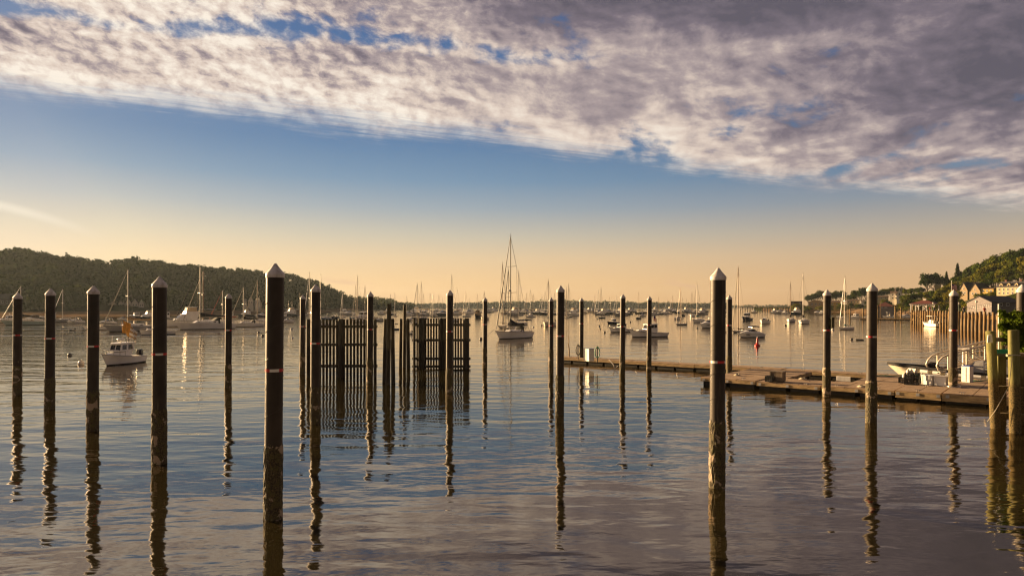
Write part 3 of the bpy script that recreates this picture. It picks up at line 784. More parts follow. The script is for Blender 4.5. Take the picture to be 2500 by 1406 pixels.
m_ = MB(); pts_ = [dock_px(2140 + i * 6, 917 - 0.5 * math.sin(i * .8), 0.53) for i in range(20)]; m_.path(pts_, 0.035, 6)
tag(m_.build('hose', green_hose), 'green hose lying along the walkway behind the crates', 'hose')
m_ = MB(); pts_ = [dock_px(2376 + i * 6, 929 + 0.6 * math.sin(i * .9), 0.56) for i in range(8)]; m_.path(pts_, 0.035, 6)
tag(m_.build('hose', green_hose), 'green hose lying on the float right of the pedestal', 'hose')

# ------------------------------------------------------------------ aluminium gangway
GB = Vector((27.75, 44.6, 0.53)); gdir = Vector((1, -0.06, 0.27)); gl = gdir.length; gd = gdir / gl
gw = Vector((0.06, 1, 0)).normalized()
root = empty('gangway', GB, 0, 'aluminium gangway with truss sides rising from the float', 'gangway')
alum = mat('gangway_aluminium', (0.62, 0.55, 0.45), 0.45, metal=0.3, var=0.1)
for q in (0, 1):
    o_ = gw * (1.25 * q); m_ = MB(); Lg = 11.0; up = Vector((0, 0, 1))
    lo = lambda t: o_ + gd * t + up * 0.08
    hi = lambda t: o_ + gd * t + up * 1.12
    m_.tube(lo(0.2), lo(Lg), 0.065, n=8); m_.tube(hi(0.75), hi(Lg), 0.06, n=8); m_.tube(o_ + gd * .75 + up * .95, o_ + gd * Lg + up * .95, .028, n=6)
    m_.path([hi(0.75), o_ + gd * .4 + up * 1.06, o_ + gd * .12 + up * .85, o_ + gd * .0 + up * .6, o_ + gd * .1 + up * .32, lo(0.35)], 0.06, 8)
    t = 0.75
    while t < Lg - .1:
        m_.tube(lo(t), hi(t), 0.05, n=6)
        if t + 1.2 < Lg: m_.tube(hi(t), lo(t + 1.2), 0.042, n=6)
        t += 1.2
    m_.build('truss', alum, root)
m_ = MB(); a_, b__ = gw * .05 + gd * .1 + Vector((0, 0, .06)), gw * 1.2 + gd * .1 + Vector((0, 0, .06))
m_.hexa([a_, a_ + gd * 10.9, b__ + gd * 10.9, b__], [p + Vector((0, 0, .05)) for p in (a_, a_ + gd * 10.9, b__ + gd * 10.9, b__)]); m_.build('tread', wood_grey, root)

# ------------------------------------------------------------------ mossy foreground pier
moss = bpy.data.materials.new('mossy_pile_wood'); moss.use_nodes = True
t_ = NT(moss.node_tree); b_ = t_.n['Principled BSDF']
g_ = t_.new('ShaderNodeNewGeometry').outputs['Position']; sp0 = t_.new('ShaderNodeSeparateXYZ'); t_.l.new(g_, sp0.inputs[0])
mp_ = t_.new('ShaderNodeMapping'); mp_.inputs['Scale'].default_value = (6, 6, 1.0); t_.l.new(g_, mp_.inputs[0])
nz_ = t_.noise(mp_.outputs[0], 1.5, 4, 0.6); nf_ = t_.noise(g_, 24, 3, 0.6)
dry = t_.sm(t_.m('ADD', sp0.outputs[2], t_.m('MULTIPLY', nz_, 0.5)), 2.0, 2.5)
low = t_.mix(t_.sm(nf_, .35, .65), (0.03, 0.026, 0.008), (0.16, 0.11, 0.035))
t_.put(b_.inputs['Base Color'], t_.mix(dry, low, t_.mix(t_.sm(nz_, .3, .7), (0.11, 0.11, 0.03), (0.20, 0.18, 0.06))))
b_.inputs['Roughness'].default_value = 0.9
bn_ = t_.new('ShaderNodeBump'); bn_.inputs['Distance'].default_value = 0.015; t_.put(bn_.inputs['Height'], nf_); t_.l.new(bn_.outputs[0], b_.inputs['Normal'])
pier0 = pt(2450, 900, 28); pier0.z = 0
root = empty('timber_pier', pier0, 0, 'mossy timber pier with round piles and cross beams at the right edge', 'pier')
def pp(px, py, D): return pt(px, py, D) - pier0
def rpile(xt, xb, top, D, w, parent=root):
    k = D / FX; m_ = MB(); a = pp(xt, top, D); b = pp(xb, HZ + CAMH / k, D)
    m_.path([b + (b - a) * .2, b, a.lerp(b, .5), a + Vector((0, 0, -.02)), a], [w / 2 * k * 1.06, w / 2 * k * 1.05, w / 2 * k * 1.01, w / 2 * k, w / 2 * k * .9], 20); m_.build('pile', moss, parent)
rpile(2418.5, 2431, 808, 28.0, 21); rpile(2474.5, 2479, 806, 27.0, 23.5); rpile(2447, 2447, 800, 31.5, 17); rpile(2520, 2522, 806, 27.5, 23)
def sbeam(x0, x1, y0, y1, D0, D1, dpt=0.28, material=moss, nm='beam'):
    a, b = pp(x0, y0, D0), pp(x1, y0, D1); hh = (y1 - y0) / FX * D0; n_ = Vector((0, dpt, 0)); dn = Vector((0, 0, -hh))
    m_ = MB(); m_.hexa([a + dn, b + dn, b + dn + n_, a + dn + n_], [a, b, b + n_, a + n_]); m_.build(nm, material, root)
sbeam(2424, 2466, 943, 955, 28.3, 28.3); sbeam(2482, 2540, 946, 956, 28.3, 28.3); sbeam(2427, 2466, 1009, 1024, 28.3, 28.3); sbeam(2484, 2540, 1012, 1024, 28.3, 28.3)
for x0, x1 in ((2437, 2456), (2488, 2509)):
    a, b = pp(x0, 868, 28.8), pp(x1, 868, 28.8); zb = -0.8; m_ = MB(); n_ = Vector((0, .3, 0)); f = lambda p, z: Vector((p.x, p.y, z))
    m_.hexa([f(a, zb), f(b, zb), f(b, zb) + n_, f(a, zb) + n_], [a, b, b + n_, a + n_]); m_.build('square_post', moss, root)
a, b = pp(2420, 860, 28.5), pp(2560, 866, 27.8); m_ = MB(); n_ = Vector((1.45, 1.9, 0)); dn = Vector((0, 0, -.14)); m_.hexa([a + dn, b + dn, b + dn + n_, a + dn + n_], [a, b, b + n_, a + n_]); m_.build('platform', wood_grey, root)
sbeam(2422, 2470, 824, 834, 28.4, 29.2, .12, wood_grey, 'brace')
a = pt(2417.5, 818, 27.7); m_ = MB(); q_ = 20 / FX * 27.7
for i, (dx_, h_) in enumerate(((-.09, .3), (.09, .31))): pass
m_.hexa([a + Vector((-.11, 0, -.31)), a + Vector((.12, .02, -.3)), a + Vector((.12, .05, -.3)), a + Vector((-.11, .03, -.31))], [a + Vector((-.08, 0, 0)), a + Vector((.09, .02, .03)), a + Vector((.09, .05, .03)), a + Vector((-.08, .03, 0))])
m_.box(a + Vector((0.0, -.012, -.15)), (.03, .012, .2))
tag(m_.build('notice_board', white_m), 'small blank white board tilted against the mossy pile top', 'board')
m_ = MB(); a = pt(2438.5, 742, 29.3); b = pt(2439, 868, 29.3); m_.tube(b, a, 0.03, n=10); m_.tube(b, b + Vector((0, 0, .06)), .07, n=10)
tag(m_.build('pipe', white_m), 'thin pale upright pipe standing by the vine', 'pipe')
m_ = MB(); c = pt(2446, 856, 28.2); c.z = pier0.z + pp(2446, 860, 28.5).z + 0.06
m_.path([c + Vector((.55 * math.cos(i * .3) * (1 + .03 * math.sin(i)), .35 * math.sin(i * .3), -.05 * (1 if math.sin(i * .3) < -.3 else 0) + .018 * (i // 20))) for i in range(64)], 0.032, 7)
tag(m_.build('coiled_hose', green_hose), 'green hose coiled on the mossy pier', 'hose')
m_ = MB(); a = pt(2474.5, 866, 27.0); k_ = 13 / FX * 27
m_.path([a + Vector((k_ * 1.08 * math.cos(i * .33), k_ * 1.08 * math.sin(i * .33), .012 * math.sin(i * 2) + (.0 if i < 20 else -.05 * (i - 20) / 8))) for i in range(30)], 0.02, 6)
m_.path([a + Vector((-k_, -.22, -.1)), a + Vector((-k_ * 1.3, -.15, -1.2)), a + Vector((-.55, .2, -2.2)), a + Vector((-.75, .4, -2.7))], .012, 5)
tag(m_.build('rope', rope_m), 'pale rope tied round the right mossy pile', 'rope')
# leafy vine over the pier
vr = empty('vine', pt(2475, 900, 29.5), 0, 'bushy green vine growing over the mossy pier', 'vine')
vo = Vector(vr.location); m_ = MB()
for (a, b) in (((2462, 900), (2455, 820)), ((2480, 930), (2475, 790)), ((2495, 930), (2490, 800)), ((2470, 860), (2448, 780)), ((2505, 900), (2500, 780))):
    A, B = pt(*a, 29.6) - vo, pt(*b, 29.4) - vo; m_.path([A, A.lerp(B, .4) + Vector((.1, .05, 0)), A.lerp(B, .75) + Vector((-.06, 0, 0)), B], [.035, .028, .02, .01], 6)
m_.build('stem', bark, vr)
Pp, Nn = [], []
for (px, py, rx, rz2, n) in ((2462, 790, .36, .42, 1100), (2485, 775, .40, .30, 1000), (2475, 815, .45, .40, 1300), (2449, 768, .2, .24, 320), (2498, 800, .4, .5, 1000), (2505, 840, .42, .5, 900), (2490, 865, .35, .5, 800), (2460, 835, .3, .3, 600), (2480, 900, .26, .4, 420), (2448, 862, .28, .08, 260), (2510, 900, .4, .5, 500), (2530, 830, .6, .8, 900), (2456, 870, .2, .22, 240), (2446, 800, .16, .3, 240)):
    p, d = crown_cloud(n, rx, rz2, 6); p = p + np.array(pt(px, py, 29.0 + rng.uniform(-.3, .3)) - vo); Pp.append(p); Nn.append(d)
V, F = leaf_quads(np.concatenate(Pp), np.concatenate(Nn), 0.055, 0.7)
o = bpy.data.objects.new('leaves', np_mesh('leaves', V, F, leaf_vine)); COL.objects.link(o); o.parent = vr

for px, py, r_, lab in ((1960, 926, .24, 'small rope coil on the float by the dark open well'), (2105, 945, .28, 'rope coil on the float left of the thick yellow-footed pile'), (1800, 917, .22, 'rope coil on the float by the corner pile')):
    c = dock_px(px, py); m_ = MB(); m_.path([c + Vector((r_ * (1 - i * .008) * math.cos(i * .4), r_ * (1 - i * .008) * math.sin(i * .4), .02 + .0012 * i)) for i in range(70)], .018, 5)
    tag(m_.build('rope_coil', rope_m), lab, 'rope')
m_ = MB(); D_ = depth(968); c = Vector(((2328 - CX) / FX * D_, D_, .56)); m_.path([c + Vector((.32 * math.cos(i * .35), .32 * math.sin(i * .35), 0)) for i in range(19)], .035, 6)
tag(m_.build('pile_hoop', steel), 'metal hoop round the pile that passes through the float', 'hoop')

# ================================================================== boats
class Boat:
    def __init__(s): s.p = []
    def part(s, name, m_, material, under=None):
        s.p.append((name, m_, material, under)); return len(s.p) - 1
    def build_parts(s, root):
        obs = []
        for name, m_, material, under in s.p:
            obs.append(m_.build(name, material, root if under is None else obs[under]))
    def merged(s, name):
        mats, out = [], MB()
        for _, m_, material, _u in s.p:
            for k, q in enumerate(material if isinstance(material, list) else [material]):
                if q not in mats: mats.append(q)
            if isinstance(material, list):
                o = len(out.v); out.v += m_.v
                for f, mi, g in zip(m_.f, m_.mi, m_.sm): out.f.append([i + o for i in f]); out.mi.append(mats.index(material[mi])); out.sm.append(g)
            else: out._merge(m_, mats.index(material))
        return out.mesh(name, mats)

class Hull:
    """Lofted hull, bow to +X, waterline at z = 0."""
    def __init__(s, L, B, fs, fb, tw=0.75, rake=0.8, p=2.2, tm=0.42, tr=0.0, full=0.8):
        s.L, s.B, s.fs, s.fb, s.tw, s.rake, s.pw, s.tm, s.tr, s.full = L, B, fs, fb, tw, rake, p, tm, tr, full
    def hb(s, t, p):
        if t < s.tm: return s.tw + (1 - s.tw) * math.sin(math.pi / 2 * t / s.tm)
        return max(0.0, 1 - ((t - s.tm) / (1 - s.tm)) ** p)
    def sheer(s, t): return s.fs + (s.fb - s.fs) * t ** 1.8
    def point(s, t, f, sg):
        bs = s.B / 2 * s.hb(t, s.pw) + 0.02; bw = s.B / 2 * 0.9 * s.hb(t, s.pw * s.full) + 0.015
        xs = -s.L / 2 + s.L * t; xw = -s.L / 2 + 0.02 * s.L + s.tr + (s.L * 0.98 - s.rake - s.tr) * t
        return Vector((xw + (xs - xw) * f ** 0.85, sg * (bw + (bs - bw) * f ** (1 + 1.3 * t)), 0.10 + (s.sheer(t) - 0.10) * f))
    def edge(s, t, sg=1, inn=0.0, up=0.0):
        q = s.point(t, 1, sg); q.y -= sg * min(inn, abs(q.y)); q.z += up; return q
    def build(s, b, m_hull, m_boot, m_deck, N=16, rail=None, M=5):
        ts = [i / N for i in range(N + 1)]; top = MB()
        fs_ = [j / M for j in range(M + 1)]
        rings = [[s.point(t, f, 1) for f in reversed(fs_)] + [s.point(t, f, -1) for f in fs_] for t in ts]
        a = MB(); 
        for half in (0, 1):
            a.loft([r[:M + 1] if half == 0 else r[M + 1:] for r in rings], closed=False)
        tr = rings[0]; a.add(tr, [tuple(range(len(tr)))], 0)
        h = b.part('hull', a, m_hull)
        lo = MB(); rr = []
        for t in ts:
            w = s.point(t, 0, 1); k = Vector((w.x - (0.25 if t > .9 else 0), w.y * 0.25, -0.4)); w0 = Vector((w.x, w.y * 0.97, -0.02))
            mir = lambda q: Vector((q.x, -q.y, q.z))
            rr.append([w, w0, k, mir(k), mir(w0), mir(w)])
        lo.loft(rr, closed=False); lo.add(rr[0], [tuple(range(6))], 0)
        b.part('bottom', lo, m_boot)
        d = MB(); d.loft([[s.edge(t, 1, .03, -.03), Vector((s.edge(t).x, 0, s.sheer(t) + 0.03)), s.edge(t, -1, .03, -.03)] for t in ts], closed=False)
        b.part('deck', d, m_deck)
        if rail:
            r_ = MB(); pts = [s.edge(t, 1, -.01, -.03) for t in ts] + [s.edge(t, -1, -.01, -.03) for t in reversed(ts)]
            r_.path(pts + [pts[0]], 0.03, 5); b.part('rub_rail', r_, rail)
        return h

def cabin(m_, x0, x1, w0, w1, z0, h0, h1, rf=0.0, rb=0.0, ins=0.05, z1=None):
    z1 = z0 if z1 is None else z1
    bt = [Vector((x0, -w0 / 2, z0)), Vector((x1, -w1 / 2, z1)), Vector((x1, w1 / 2, z1)), Vector((x0, w0 / 2, z0))]
    tp = [Vector((x0 + rb, -w0 / 2 + ins, z0 + h0)), Vector((x1 - rf, -w1 / 2 + ins, z1 + h1)), Vector((x1 - rf, w1 / 2 - ins, z1 + h1)), Vector((x0 + rb, w0 / 2 - ins, z0 + h0))]
    m_.hexa(bt, tp)
    return {'star': (bt[0], bt[1], tp[1], tp[0]), 'front': (bt[1], bt[2], tp[2], tp[1]), 'port': (bt[2], bt[3], tp[3], tp[2]), 'back': (bt[3], bt[0], tp[0], tp[3])}
def pane(m_, face, u0, u1, v0, v1, off=0.012):
    a, b, c, d = face
    P_ = lambda u, v: a.lerp(b, u).lerp(d.lerp(c, u), v)
    n = (b - a).cross(d - a).normalized()
    q = [P_(u0, v0), P_(u1, v0), P_(u1, v1), P_(u0, v1)]
    m_.hexa([p - n * .02 for p in q], [p + n * off for p in q])
def glaze(b, spec, mat_=glass_d, name='window', under=None):
    for face, u0, u1, v0, v1 in spec:
        m_ = MB(); pane(m_, face, u0, u1, v0, v1); b.part(name, m_, mat_, under)
def roofslab(m_, f, over=0.1, th=0.07, fwd=0.15):
    z = max(f['port'][2].z, f['port'][3].z)
    x0 = f['back'][3].x - over; x1 = f['front'][3].x + fwd; w0 = abs(f['back'][3].y) + over; w1 = abs(f['front'][3].y) + over * .7
    z0, z1 = f['back'][3].z + .005, f['front'][3].z + .005; B_ = []; T_ = []
    for x, w, z in ((x0, w0, z0), (x1, w1, z1)): B_.append((Vector((x, -w, z)), Vector((x, w, z))))
    rings = []
    for k in range(5):
        u_ = k / 4; x = x0 + (x1 - x0) * u_; w = w0 + (w1 - w0) * u_ - (0.12 * (u_ == 1)); z = z0 + (z1 - z0) * u_ - (.03 if k in (0, 4) else 0)
        rings.append([Vector((x, -w, z)), Vector((x, -w, z + th * .6)), Vector((x, -w * .6, z + th)), Vector((x, w * .6, z + th)), Vector((x, w, z + th * .6)), Vector((x, w, z))])
    m_.loft(rings, sm=False, caps=True)
def outboard(b, x, y=0, z=0.55, s=1.0, under=None):
    m_ = MB(); m_.loft([[Vector((x + dx * s, y + dy * s * w, z + h * s)) for dx, dy in ((-.3, -.16), (.14, -.17), (.2, 0), (.14, .17), (-.3, .16), (-.36, 0))] for h, w in ((-.05, .7), (.1, 1), (.32, 1), (.45, .7))], caps=True)
    k = b.part('outboard', m_, engine_m, under)
    m_ = MB(); m_.box((x - .08 * s, y, z - .42 * s), (.2 * s, .12 * s, .75 * s)); b.part('engine_leg', m_, gel_grey, k)
def flagmesh(w, h, cols, rows, wave=0.05, droop=0.3, canton=None):
    m_ = MB(); nx = 10; ny = rows
    P_ = lambda i, j: Vector((-w * i / nx, wave * math.sin(i * 1.1 + j * .3), h * j / ny - droop * w * (i / nx) ** 1.5))
    for i in range(nx):
        for j in range(ny):
            mi = cols[j % len(cols)]
            if canton is not None and i < nx * .42 and j >= ny - 4: mi = canton
            m_.quad(P_(i, j), P_(i + 1, j), P_(i + 1, j + 1), P_(i, j + 1), mi)
            m_.quad(P_(i, j + 1) + Vector((0, .004, 0)), P_(i + 1, j + 1) + Vector((0, .004, 0)), P_(i + 1, j) + Vector((0, .004, 0)), P_(i, j) + Vector((0, .004, 0)), mi)
    return m_

def sloop(L, H, hull=gel, boot=boot_m, cover=can_navy, spar=alu, jib=None, near=True, dodger=None, bimini=None, main=False, mizzen=None, jibm=None, sp2=False, tall=1.0, ck=1.0):
    b = Boat(); B = L * 0.31
    hl = Hull(L, B, L * 0.085 * tall, L * 0.125 * tall, tw=0.62, rake=L * 0.10, p=1.9, tm=0.42, tr=L * .02, full=.72)
    hl.build(b, hull, boot, deck_m, N=16 if near else 8, rail=teak if main else None, M=5 if near else 2)
    zs = hl.fs
    m_ = MB(); f = cabin(m_, -L * .18, L * .20, B * .58, B * .34, zs + .02, L * .048, L * .030, rf=L * .06, rb=.05, ins=.10, z1=hl.sheer(.7) - .02)
    k = b.part('coachroof', m_, gel if hull in (gel, gel_navy, gel_black, gel_grey) else gel_cream)
    if near: glaze(b, [(f[s_], u0, u0 + .15, .35, .75) for s_ in ('port', 'star') for u0 in ((.1, .33, .56, .78) if s_ == 'star' else (.08, .30, .52, .74))], under=k)
    m_ = MB(); 
    for sg in (-1, 1):
        m_.box((-L * .32, sg * B * .24, zs + .09), (L * .26, .12, .26))
    m_.box((-L * .185, 0, zs + .09), (.12, B * .48, .259)); m_.box((-L * .45, 0, zs + .09), (.12, B * .48, .259)); b.part('cockpit_coaming', m_, gel)
    mx = L * .08; zm = hl.sheer(.58) + L * .03; r = max(.07, L * .0098)
    m_ = MB(); m_.tube((mx, 0, zs - .1), (mx, 0, H), r, r * .8, 10 if near else 6); kk = b.part('mast', m_, spar)
    m_ = MB(); m_.tube((mx, 0, H - .02), (mx, 0, H + .5), .02, n=5); m_.tube((mx - .25, 0, H + .15), (mx + .3, 0, H + .15), .02, n=5); b.part('masthead', m_, wire, kk)
    for hh in ((.52,) if not sp2 else (.40, .68)):
        z = zm + (H - zm) * hh; m_ = MB(); m_.path([(mx - .1, -B * .36, z + .05), (mx, 0, z), (mx - .1, B * .36, z + .05)], .03, 5); b.part('spreader', m_, spar, kk)
    zb = zs + L * .115; bl = L * .40
    m_ = MB(); m_.tube((mx - .1, 0, zb), (mx - bl, 0, zb - .02), r * .8, n=8); b.part('boom', m_, spar)
    if cover:
        m_ = MB(); rings = []
        for i in range(9):
            t = i / 8; x = mx + .12 - t * (bl + .1); hgt = ck * (.75 - .50 * min(1, t * 1.7)) * L / 10 + .05 * math.sin(i * 1.9); w = ck * (.17 - .06 * t) * L / 10
            rings.append([Vector((x, -w, zb - .06)), Vector((x, -w * .9, zb + hgt * .4)), Vector((x, -.03, zb + hgt)), Vector((x, .03, zb + hgt)), Vector((x, w * .9, zb + hgt * .4)), Vector((x, w, zb - .06))])
        m_.loft(rings, caps=True); b.part('sail_cover', m_, cover)
    bow = hl.edge(1.0); bow.y = 0; stern = hl.edge(0); stern.y = 0
    topf = Vector((mx + r, 0, H * .985))
    m_ = MB(); j0 = bow + Vector((-.12, 0, .1)); jt = topf
    if jib is not None:
        m_.path([j0, j0.lerp(jt, .08), j0.lerp(jt, .3), j0.lerp(jt, .7), j0.lerp(jt, .96), jt], [.03, .055 + L * .003, .06 + L * .0035, .05 + L * .0018, .035, .02], 7); b.part('furled_jib', m_, jib)
    else: m_.tube(j0, jt, .02, n=4); b.part('forestay', m_, wire)
    wr = .014 if main else .018
    for sg in (-1, 1):
        e = hl.edge(.55, sg, .12)
        m_ = MB(); z1 = zm + (H - zm) * (.52 if not sp2 else .68); m_.path([e, (mx - .1, sg * B * .36, z1 + .05), (mx, 0, H * .99)], wr, 4); b.part('shroud', m_, wire)
    m_ = MB(); m_.tube(stern + Vector((.05, 0, 0)), (mx, 0, H), wr, n=4); b.part('backstay', m_, wire)
    if near:
        for nm, t0, t1, tb in (('pulpit', .86, .985, 1), ('pushpit', .0, .13, 0)):
            m_ = MB(); up = .55
            side = [hl.edge(t0 + (t1 - t0) * i / 5, 1, .05, up) for i in range(6)]; other = [Vector((q.x, -q.y, q.z)) for q in side]
            line = (side + other[::-1]) if tb else (side[::-1] + other)
            m_.path(line, .018, 5)
            for q in (side[0], side[3], other[0], other[3], side[5], other[5]): m_.tube(q, q - Vector((0, 0, up)), .016, n=5)
            b.part(nm, m_, steel)
        for sg in (-1, 1):
            m_ = MB(); ln_ = [hl.edge(.12 + .75 * i / 6, sg, .05, .52) for i in range(7)]; m_.path(ln_, .008, 4)
            for q in ln_[1:-1]: m_.tube(q, q - Vector((0, 0, .52)), .012, n=5)
            b.part('lifeline', m_, steel)
    if dodger:
        m_ = MB(); rings = []
        for i in range(6):
            t = i / 5; a = t * math.pi * .55; x = -L * .12 - .85 * math.sin(a) * L / 10 * 1.1; z = zs + L * .045 + .75 * (1 - math.cos(a)) * .0 + .62 * math.sin(min(1, t * 1.5) * math.pi / 2) * L / 10; w = B * .27
            rings.append([Vector((x, -w, zs + .1)), Vector((x, -w * .92, z - .1)), Vector((x, -w * .5, z)), Vector((x, w * .5, z)), Vector((x, w * .92, z - .1)), Vector((x, w, zs + .1))])
        m_.loft(rings, closed=False); b.part('dodger', m_, dodger)
    if bimini:
        m_ = MB(); rings = []; zt = zs + 1.95
        for i in range(6):
            t = i / 5; x = -L * .22 - t * L * .2; dz = .10 * math.sin(t * math.pi); w = B * .36
            rings.append([Vector((x, -w, zt + dz - .18)), Vector((x, -w * .7, zt + dz)), Vector((x, w * .7, zt + dz)), Vector((x, w, zt + dz - .18))])
        m_.loft(rings, closed=False); m_.loft([[p + Vector((0, 0, .03)) for p in r_] for r_ in rings], closed=False); k = b.part('bimini', m_, bimini)
        for x in (-L * .24, -L * .40):
            m_ = MB(); m_.path([(-L * .32, -B * .36, zs + .1), (x, -B * .36, zt - .15), (x, -B * .25, zt), (x, B * .25, zt), (x, B * .36, zt - .15), (-L * .32, B * .36, zs + .1)], .02, 5); b.part('bimini_frame', m_, steel, k)
    if main:
        m_ = MB(); m_.ball((mx + .28, 0, H * .47), .24, 10, sz=.55); m_.box((mx + .12, 0, H * .465), (.3, .06, .06)); b.part('radar', m_, gel_grey, kk)
        m_ = MB(); m_.tube((-L * .17, 0, zs), (-L * .17, 0, zs + .9), .03, n=6); m_.lathe([(.30, -.02), (.33, 0), (.30, .02)], c=(-L * .36, 0, zs + .75), n=14); m_.tube((-L * .36, 0, zs + .1), (-L * .36, 0, zs + .75), .06, n=8); b.part('steering_wheel', m_, steel)
        m_ = MB(); m_.ball((-L * .5 + .35, .9, zs + .75), .17, 10); b.part('horseshoe_buoy', m_, white_m)
        m_ = MB(); m_.box((bow.x - .25, 0, bow.z + .02), (.55, .16, .1)); m_.path([(bow.x - .1, 0, bow.z), (bow.x + .12, 0, bow.z - .05), (bow.x + .02, 0, bow.z - .45)], .035, 5); b.part('anchor', m_, steel)
    return b

def pilothouse(L, hull=gel, boot=boot_m, house=gel, near=True, ob=True, fl=False):     # small pilothouse fishing boat
    b = Boat(); B = L * .36; hl = Hull(L, B, L * .115, L * .20, tw=.9, rake=L * .12, p=2.3, tm=.36, full=.62)
    hl.build(b, hull, boot, deck_m, N=18 if near else 8, rail=gel_grey, M=6)
    zs = L * .13
    m_ = MB(); f0 = cabin(m_, -L * .10, L * .40, B * .78, B * .26, zs, L * .09, L * .035, rf=L * .10, ins=.06, z1=hl.sheer(.85) - .06); b.part('trunk_cabin', m_, house)
    m_ = MB(); zc = zs + L * .088; f = cabin(m_, -L * .15, L * .17, B * .76, B * .56, zc, L * .135, L * .125, rf=L * .05, ins=.06); k = b.part('wheelhouse', m_, house)
    glaze(b, [(f['port'], .10, .42, .22, .84), (f['port'], .56, .90, .22, .84), (f['star'], .10, .42, .22, .84), (f['star'], .56, .90, .22, .84), (f['front'], .06, .46, .2, .85), (f['front'], .54, .94, .2, .85)], under=k)
    m_ = MB(); roofslab(m_, f, .14, .08, .22); r = b.part('roof', m_, house)
    zt = f['port'][2].z + .08
    m_ = MB(); m_.lathe([(.001, 0), (.27, 0), (.29, .05), (.29, .16), (.2, .22), (.001, .23)], c=(L * .0, 0, zt + .12), n=16); m_.tube((L * .0, 0, zt - .02), (0, 0, zt + .14), .07, n=8); b.part('radar', m_, gel, r)
    m_ = MB(); 
    m_.path([(-L * .16, B * .3, zt + .3), (L * .02, B * .3, zt + .3)], .018, 5)
    for i in range(5): m_.tube((-L * .16 + i * L * .045, B * .3, zt - .04), (-L * .16 + i * L * .045, B * .3, zt + .42), .025, n=6)
    b.part('rod_holders', m_, steel, r)
    m_ = MB(); m_.tube((L * .10, -B * .25, zt - .04), (L * .09, -B * .25, zt + .55), .025, n=6); b.part('antenna', m_, gel, r)
    m_ = MB(); up = .42; side = [hl.edge(.62 + .36 * i / 7, 1, .06, up) for i in range(8)]; m_.path(side + [Vector((q.x, -q.y, q.z)) for q in reversed(side)], .02, 5)
    for q in side[::2]:
        for sg in (1, -1): m_.tube(Vector((q.x, sg * q.y, q.z)), Vector((q.x, sg * q.y, q.z - up)), .016, n=5)
    b.part('bow_rail', m_, steel)
    m_ = MB(); pane(m_, f0['port'], .55, .60, .3, .7); b.part('porthole', m_, red_m)
    if ob: outboard(b, -L / 2 - .1, .0, zs * .9, 1.15)
    if fl:
        m_ = MB(); m_.tube((-L * .06, 0, zt - .04), (-L * .02, 0, zt + 1.75), .02, n=6); k = b.part('flagstaff', m_, steel, r)
        g = flagmesh(2.3, 1.15, [0, 1], 6, .14, .5, canton=None); ang = Matrix.Rotation(R(6), 4, 'Z')
        g.v = [tuple(Vector(p) * 1 + Vector((-L * .025, 0, zt + .80))) for p in g.v]
        for i, fa in enumerate(g.f):
            cx_ = sum(g.v[q][0] for q in fa) / 4; g.mi[i] = 0 if cx_ > -L * .025 - 1.25 else (1 if g.mi[i] else 2)
        b.part('flag', g, [flag_gold, flag_white, can_tan], r)
    return b

